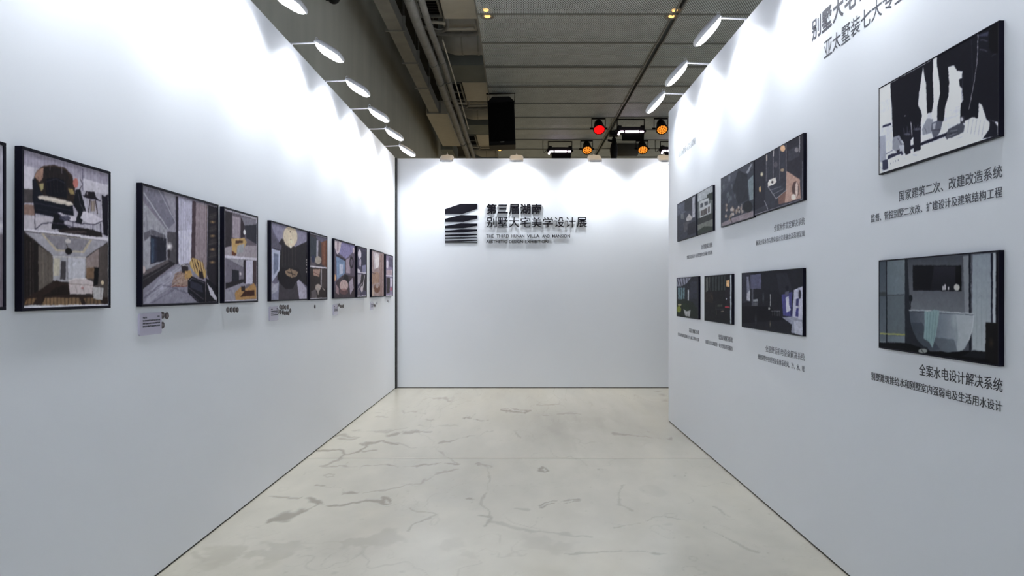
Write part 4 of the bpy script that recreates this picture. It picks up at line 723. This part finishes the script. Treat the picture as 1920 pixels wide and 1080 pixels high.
for i, x in enumerate((426.5, 432.8, 438.8, 444.4)): badge(x, 581, '%s from the left of four round brown badges under the yellow armchair photos' % NUM[i], 'badges under the armchair photos')
for i, x in enumerate((230, 255, 277, 305, 341)): badge(495 + x / 7.68, 560 + (120 + (i % 2) * 6) / 7.68, '%s badge from the left in the upper row under the globe lamp photo' % NUM[i], 'badges under the globe lamp photo')
for i, (x, y) in enumerate(((204, 185), (237, 192), (270, 198), (298, 210), (325, 205), (350, 210), (376, 172))): badge(495 + x / 7.68, 560 + y / 7.68, '%s badge from the left in the lower row under the globe lamp photo' % NUM[i], 'badges under the globe lamp photo')
badge(495 + 730 / 7.68, 560 + 115 / 7.68, 'single badge under the narrow pair right of the globe lamp photo', None)
for i, (x, y) in enumerate(((1062, 95), (1082, 92), (1102, 112), (1120, 112), (1138, 108))): badge(495 + x / 7.68, 560 + y / 7.68, '%s badge from the left under the mauve lounge photo' % NUM[i], 'badges under the mauve lounge photo')
for i, (x, y) in enumerate(((1566, 75), (1580, 92), (1592, 102), (1606, 100), (1626, 66))): badge(495 + x / 7.68, 560 + y / 7.68, '%s badge from the left under the pale room photo' % NUM[i], 'badges under the pale room photo')
for i, (x, y) in enumerate(((1774, 32), (1792, 40))): badge(495 + x / 7.68, 560 + y / 7.68, '%s badge under the narrow pair nearest the back corner' % NUM[i], 'badges nearest the back corner')

# ------------------------------------------------------------------ services along the left side of the hall
ex = lambda px, h: (px - VX) / VY * h              # X of a line parallel to the aisle that leaves the photo's top at column px, h above eye level
h = 4.3; z = CZ + h; t = empty('cable_duct', 'long grey rectangular duct running beside the concrete wall', 'duct', None, Matrix.Translation((0, 0, z)))
x0, x1 = ex(700, h), ex(729, h)
ys_f = [7.2, 8.9, CZ and F * h / (VY - 57), F * h / (VY - 118), F * h / (VY - 165), 16.0]
for a, b_ in zip(ys_f[:-1], ys_f[1:]): obj('duct_section', box(x0, x1, a + .01, b_ - .01, 0, .22), M['duct'], t)
for y in ys_f[1:]: obj('flange', box(x0 - .05, x1 + .05, y - .012, y + .012, -.02, .24), M['duct'], t)
obj('wide_section', box(-2.22, -1.70, 16.05, 19.6, -.02, .3), M['unit'], t)
obj('end_box', box(-2.30, -1.95, 19.7, 21.6, -.1, .3), M['beam'], t)
for a in ys_f[1:]:
    for sx_ in (x0 - .03, x1 + .03): obj('hanger_rod', tub([(sx_, a, .24), (sx_, a, HZ - z)], .006, 6), M['rail'], t)
for nm, px, hh, r_, lab in (('service_pipe', 764, 4.0, .075, 'thick grey lagged pipe, nearer the duct'), ('service_pipe', 788, 4.05, .052, 'thinner grey pipe right beside the thick one')):
    X_ = ex(px, hh); zz = CZ + hh + r_; t = empty(nm, lab + ' overhead', 'pipe', None, Matrix.Translation((X_, 0, zz)))
    pts = [(math.sin(y * 1.7) * .008, y, math.sin(y * 1.1) * .01) for y in np.arange(7.5, 21.9, .6)]
    obj('pipe_run', tub(pts, r_, 16), M['pipe'], t, smooth=True)
    for y in (9.2, 11.9, 13.0, 16.4, 18.3, 21.4): obj('pipe_strap', tub([(0, y - .02, 0), (0, y + .02, 0)], r_ * 1.12, 16), M['rail'], t); obj('hanger_rod', tub([(0, y, r_), (0, y, HZ - zz)], .006, 6), M['rail'], t)
t = empty('thin_conduit', 'thin pale conduit beside the grey pipes overhead', 'pipe', None, Matrix.Translation((-1.25, 0, CZ + 4.15))); obj('conduit_run', tub([(0, 11, 0), (0, 14.0, 0), (-.02, 17, 0)], .012, 8), M['unit'], t)
NB = ['nearest the camera', 'in the middle', 'farthest from the camera']
for k, s in enumerate((9.6, 14.35, 19.15)):
    h = 4.5; z = CZ + h
    t = empty('fan_coil_unit', 'beige ceiling air unit with a dark double grille, %s' % NB[k], 'air conditioner', 'air units beside the mesh ceiling', Matrix.Translation((-1.1, s, z)))
    obj('casing', box(-.12, .42, 0, 1.40, 0, .35, bev=.01), M['unit'], t)
    g = bmesh.new(); 
    for q_ in ((-.50, -.14, 0, .03), (-.50, -.14, 1.27, 1.30), (-.50, -.47, .03, 1.27), (-.17, -.14, .03, 1.27), (-.47, -.17, .635, .665)): bx(g, *q_, -.02, .06)
    gr = obj('grille_frame', g, M['rail'], t); obj('grille', box(-.47, -.17, .03, 1.27, .02, .05), M['dark'], gr)
    sl = bmesh.new()
    for j_ in range(12): bx(sl, -.47, -.17, .08 + j_ * .1, .09 + j_ * .1, -.005, .02)
    obj('grille_slat', sl, M['black'], gr)
    t = empty('flexible_hose', 'grey flexible hose looping below the air unit %s' % NB[k], 'hose', 'hoses beside the air units', Matrix.Translation((-1.1, s, z)))
    obj('valve', tub(arc([(-.42, 1.50, -.03), (-.3, 1.48, -.02), (-.12, 1.5, -.03)]), .028, 8), M['unit'], t)
    obj('hose_loop', tub(arc([(-.52, 1.85, .05), (-.36, 1.88, .0), (-.2, 1.84, -.02), (-.1, 1.68, .0), (-.10, 1.45, .1)]), .032, 10), M['pipe'], t, smooth=True)
    obj('thin_cable', tub(arc([(-.46, 1.35, .0), (-.40, 1.55, -.05), (-.25, 1.72, -.05), (-.16, 1.8, .02)]), .012, 8), M['pipe'], t)
    t = empty('water_pipe', 'bent grey water pipe crossing behind the air unit %s' % NB[k], 'pipe', 'crossing pipes', Matrix.Translation((-1.1, s, z)))
    obj('pipe_run', tub(arc([(-.45, 2.12, .05), (0, 2.14, .03), (.34, 2.10, .03), (.42, 1.9, .03), (.38, 1.45, .1)], 8), .035, 10), M['pipe'], t, smooth=True)
    obj('pale_pipe', tub([(-.12, 1.98, .06), (.34, 1.93, .06)], .03, 8), M['unit'], t)
    t = empty('round_duct', 'fat rounded grey air duct crossing between the beams, %s' % NB[k], 'duct', 'crossing air ducts', Matrix.Translation((-1.1, s + 2.95, z + .34)))
    obj('duct_barrel', tub(arc([(-.2, .0, .1), (-.08, 0, 0), (.1, 0, 0), (.44, 0, 0)]), [.22] + [.36] * 17 + [.36], 24), M['duct'], t, smooth=True)
    for x_ in (.05, .35): obj('duct_band', tub([(x_ - .015, 0, 0), (x_ + .015, 0, 0)], .372, 24), M['rail'], t); obj('hanger_rod', tub([(x_, 0, .36), (x_, 0, HZ - z - .34)], .008, 6), M['rail'], t)
    t = tag(empty('ceiling_beam', mw=Matrix.Translation((-1.1, s + 3.65, z))), kind='structure')
    obj('beam', box(-.5, 9.5, 0, 1.05, 0, HZ - z), M['beam'], t)
    obj('ledge', box(-.2, .44, -1.75, -1.45, .12, .5), M['unit'], t)
t = empty('dome_fitting', 'small black domed fitting high on the concrete wall', 'ceiling fitting', None, Matrix.Translation((HX0, 8.95, 5.46)))
obj('mount', box(0, .08, -.06, .06, -.02, .1, bev=.005), M['black'], t)
dm = bmesh.new(); bmesh.ops.create_uvsphere(dm, u_segments=18, v_segments=10, radius=.085); bmesh.ops.translate(dm, verts=dm.verts[:], vec=(.12, 0, -.0)); obj('dome', dm, M['black'], t, smooth=True)

# ------------------------------------------------------------------ hanging loudspeaker
Ysp = 14.0; p = at(942, 272, Ysp); t = empty('hanging_loudspeaker', 'large black loudspeaker hanging from the mesh ceiling', 'speaker', None, Matrix.Translation(p) @ Matrix.Rotation(R(-2), 4, 'Y'))
w2, hh = .28, 1.02
cb = bmesh.new(); bx(cb, -w2, w2, 0, .5, 0, hh - .09, bev=.012)
top = [(-w2, hh - .10), (w2, hh - .10), (w2 - .10, hh), (-w2 + .10, hh)]
vs = [[cb.verts.new((x, y, z_)) for x, z_ in top] for y in (.004, .496)]
for i in range(4): cb.faces.new((vs[0][i], vs[0][(i + 1) % 4], vs[1][(i + 1) % 4], vs[1][i]))
cb.faces.new(vs[0]); cb.faces.new(vs[1]); bmesh.ops.recalc_face_normals(cb, faces=cb.faces[:])
obj('cabinet', cb, M['black'], t); obj('grille', box(-w2 + .02, w2 - .02, -.014, 0, .08, hh - .12, bev=.004), M['grille'], t); obj('nameplate', box(-.04, .04, -.018, -.012, .055, .072), M['rail'], t)
ztop = ZC - p.z
for s in (-1, 1): obj('suspension_cable', tub([(s * w2 * 1.0, .2, hh - .12), (s * (w2 + .02), .2, ztop)], .006, 6), M['black'], t)
obj('rigging_bar', box(-w2 - .03, w2 + .03, .18, .22, ztop - .03, ztop), M['black'], t)

# ------------------------------------------------------------------ stage lights beyond the back wall
def par(px, py, Y, led, label, yaw=0):
    c_ = at(px, py, Y); t = empty('par_light', label, 'stage light', 'par cans under the ceiling', Matrix.Translation(c_))
    rot = Matrix.Rotation(R(yaw), 4, 'Z') @ Matrix.Rotation(R(-40), 4, 'X')         # local -z = beam, towards the aisle and down
    prof = [(-.02, .138), (.0, .150), (.03, .146), (.05, .128), (.16, .118), (.27, .095), (.33, .06), (.35, .02)]
    b_ = bmesh.new(); n = 20; rg = []
    for z_, r_ in prof: rg.append([b_.verts.new(rot @ Vector((r_ * math.cos(i * 2 * math.pi / n), r_ * math.sin(i * 2 * math.pi / n), z_))) for i in range(n)])
    for a, d in zip(rg[:-1], rg[1:]):
        for i in range(n): b_.faces.new((a[i], a[(i + 1) % n], d[(i + 1) % n], d[i]))
    b_.faces.new(rg[-1]); bmesh.ops.recalc_face_normals(b_, faces=b_.faces[:]); hs = obj('housing', b_, M['black'], t, smooth=True)
    f_ = bmesh.new(); bmesh.ops.create_circle(f_, cap_ends=True, segments=20, radius=.134); bmesh.ops.transform(f_, matrix=rot @ Matrix.Translation((0, 0, .002)), verts=f_.verts[:]); obj('face_plate', f_, M['black'], t)
    l_ = bmesh.new(); R_ = .03
    spots = [(0, 0)] + [(.052 * math.cos(k * math.pi / 3), .052 * math.sin(k * math.pi / 3)) for k in range(6)] + [(.102 * math.cos(k * math.pi / 6 + .26), .102 * math.sin(k * math.pi / 6 + .26)) for k in range(12)]
    for x, y in spots:
        q_ = bmesh.ops.create_circle(l_, cap_ends=True, segments=10, radius=(.031 if led == 'red' else .0235)); bmesh.ops.transform(l_, matrix=rot @ Matrix.Translation((x, y, -.006)), verts=q_['verts'])
    obj('led_array', l_, M[led], t)
    up = ZC - c_.z
    for s in (-1, 1):
        obj('yoke_arm', tub([(s * .165, .14, .05), (s * .165, .14, up)], .010, 6), M['black'], t); obj('clamp_knob', tub([(s * .13, .14, .06), (s * .21, .14, .06)], .024, 10), M['black'], t)
    obj('hook_clamp', box(-.17, .17, .12, .16, up - .04, up), M['black'], t)
par(1123.5, 243, 16.1, 'red', 'red glowing par can left of the upper strobe light'); par(1241.5, 243, 16.1, 'amber', 'amber glowing par can in the upper row beside the right wall')
par(1101, 281.5, 18.5, 'amber', 'amber glowing par can in the lower row, right of the left strobe'); par(1205.5, 281, 18.5, 'amber', 'amber glowing par can in the lower row under the upper strobe')
def strobe(px, py, Y, label, w_=.60):
    c_ = at(px, py, Y); t = empty('strobe_light', label, 'stage light', 'strobe bars under the ceiling', Matrix.Translation(c_)); a = w_ / 2
    hb = bmesh.new(); bx(hb, -a, a, .02, .22, -.02, .12, bev=.01); bx(hb, -a, a, .0, .03, .05, .12); bx(hb, -a - .015, -a, -.02, .22, -.04, .16); bx(hb, a, a + .015, -.02, .22, -.04, .16); bx(hb, -a, -a + .07, .03, .1, .12, .16); bx(hb, a - .07, a, .03, .1, .12, .16)
    obj('housing', hb, M['black'], t)
    tb = bmesh.new(); tube(tb, [(-.15, -.015, 0), (.17, -.015, 0)], .026, 10); tube(tb, [(.20, -.015, 0), (a - .01, -.015, 0)], .02, 8); tube(tb, arc([(-.19, -.015, 0), (-a + .04, -.015, 0), (-a + .005, -.02, -.02), (-a - .02, -.03, -.08)], 4), .022, 8)
    obj('flash_tube', tb, M['tube'], t)
    fb = bmesh.new(); v_ = [fb.verts.new(q_) for q_ in ((-a + .05, -.03, -.045), (a, -.03, -.045), (a - .02, -.10, -.24), (-a + .06, -.10, -.24))]; fb.faces.new(v_); bmesh.ops.solidify(fb, geom=fb.faces[:], thickness=.01)
    obj('barn_door', fb, M['black'], t); up = ZC - c_.z - .04
    for s in (-1, 1): obj('yoke_arm', tub([(s * (a + .03), .1, .02), (s * (a + .03), .1, up)], .012, 6), M['black'], t); obj('clamp_knob', tub([(s * (a + .01), .1, .04), (s * (a + .07), .1, .04)], .03, 10), M['black'], t)
    obj('yoke_bar', box(-a - .04, a + .04, .085, .115, up - .025, up), M['black'], t)
    obj('power_cable', tub(arc([(-a - .04, .1, .1), (-a - .16, .1, .0), (-a - .18, .1, .3), (-a - .17, .1, up)]), .008, 6), M['black'], t)
strobe(1184, 247, 16.1, 'white glowing strobe bar in the upper row of stage lights'); strobe(1050.5, 284, 18.5, 'white glowing strobe bar low on the left, above the back wall'); strobe(1262, 283, 18.5, 'white glowing strobe bar half hidden by the right wall')
c_ = at(1151, 280, 17.6); t = empty('moving_head_light', 'black moving head lamp hanging between the amber par cans', 'stage light', None, Matrix.Translation(c_))
obj('head', tub([(.0, 0, .30), (.01, 0, .18), (0, 0, .0), (.0, 0, -.14), (0, 0, -.27)], [.05, .07, .11, .095, .07], 16), M['black'], t, smooth=True); obj('base', box(-.11, .11, -.1, .1, ZC - c_.z - .14, ZC - c_.z, bev=.01), M['black'], t); obj('yoke', tub([(.0, 0, .30), (0, 0, ZC - c_.z - .13)], .03, 8), M['black'], t)
obj('side_handle', tub([(0, 0, .2), (-.16, 0, .24)], .03, 8), M['black'], t)
c_ = at(1176, 277, 19.3); t = empty('hanging_duct', 'short dark grey drum hanging behind the stage lights', 'duct', None, Matrix.Translation(c_))
obj('drum', tub([(-.35, 0, -.02), (-.30, 0, 0), (.30, 0, 0), (.35, 0, -.02)], [.16, .24, .24, .16], 24), M['soffit'], t, smooth=True)
for s in (-1, 1): obj('hanger_rod', tub([(s * .25, 0, .2), (s * .25, 0, ZC - c_.z)], .008, 6), M['black'], t)

# ------------------------------------------------------------------ recessed warm downlights in the mesh ceiling
def downlight(px, py, label):
    Y = F * (ZC - CZ) / (VY - py); X_ = (px - VX) / F * Y
    t = empty('downlight', label, 'ceiling light', 'warm downlights in the mesh ceiling', Matrix.Translation((X_, Y, ZC - .0)))
    pr = [(.105, .0), (.11, -.016), (.085, -.022), (.07, .02), (.06, .06)]; b_ = bmesh.new(); n = 24; rg = []
    for r_, z_ in pr: rg.append([b_.verts.new((r_ * math.cos(i * 2 * math.pi / n), r_ * math.sin(i * 2 * math.pi / n), z_)) for i in range(n)])
    for a, d in zip(rg[:-1], rg[1:]):
        for i in range(n): b_.faces.new((a[i], a[(i + 1) % n], d[(i + 1) % n], d[i]))
    obj('trim_ring', b_, M['rail'], t, smooth=True); f_ = bmesh.new()
    bmesh.ops.create_uvsphere(f_, u_segments=16, v_segments=8, radius=.045); bmesh.ops.scale(f_, vec=(1, 1, .45), verts=f_.verts[:]); bmesh.ops.translate(f_, vec=(0, 0, -.008), verts=f_.verts[:]); obj('bulb', f_, M['warm'], t, smooth=True)
    d = bpy.data.lights.new('bulb_light', 'SPOT'); d.energy = 45; d.color = (1, .72, .38); d.spot_size = R(110); d.shadow_soft_size = .05
    lo = bpy.data.objects.new('bulb_light', d); COL.objects.link(lo); lo.parent = t; lo.location = (0, 0, -.06)
downlight(911, 17.5, 'warm downlight at the left edge of the ceiling, nearer of two'); downlight(914, 29.5, 'warm downlight at the left edge of the ceiling, just behind the seam')
downlight(1265, 18, 'warm downlight beside the long ceiling seam, nearer of two'); downlight(1259, 29.5, 'warm downlight beside the long ceiling seam, behind the cross seam'); downlight(937, 281, 'warm downlight below the hanging loudspeaker')
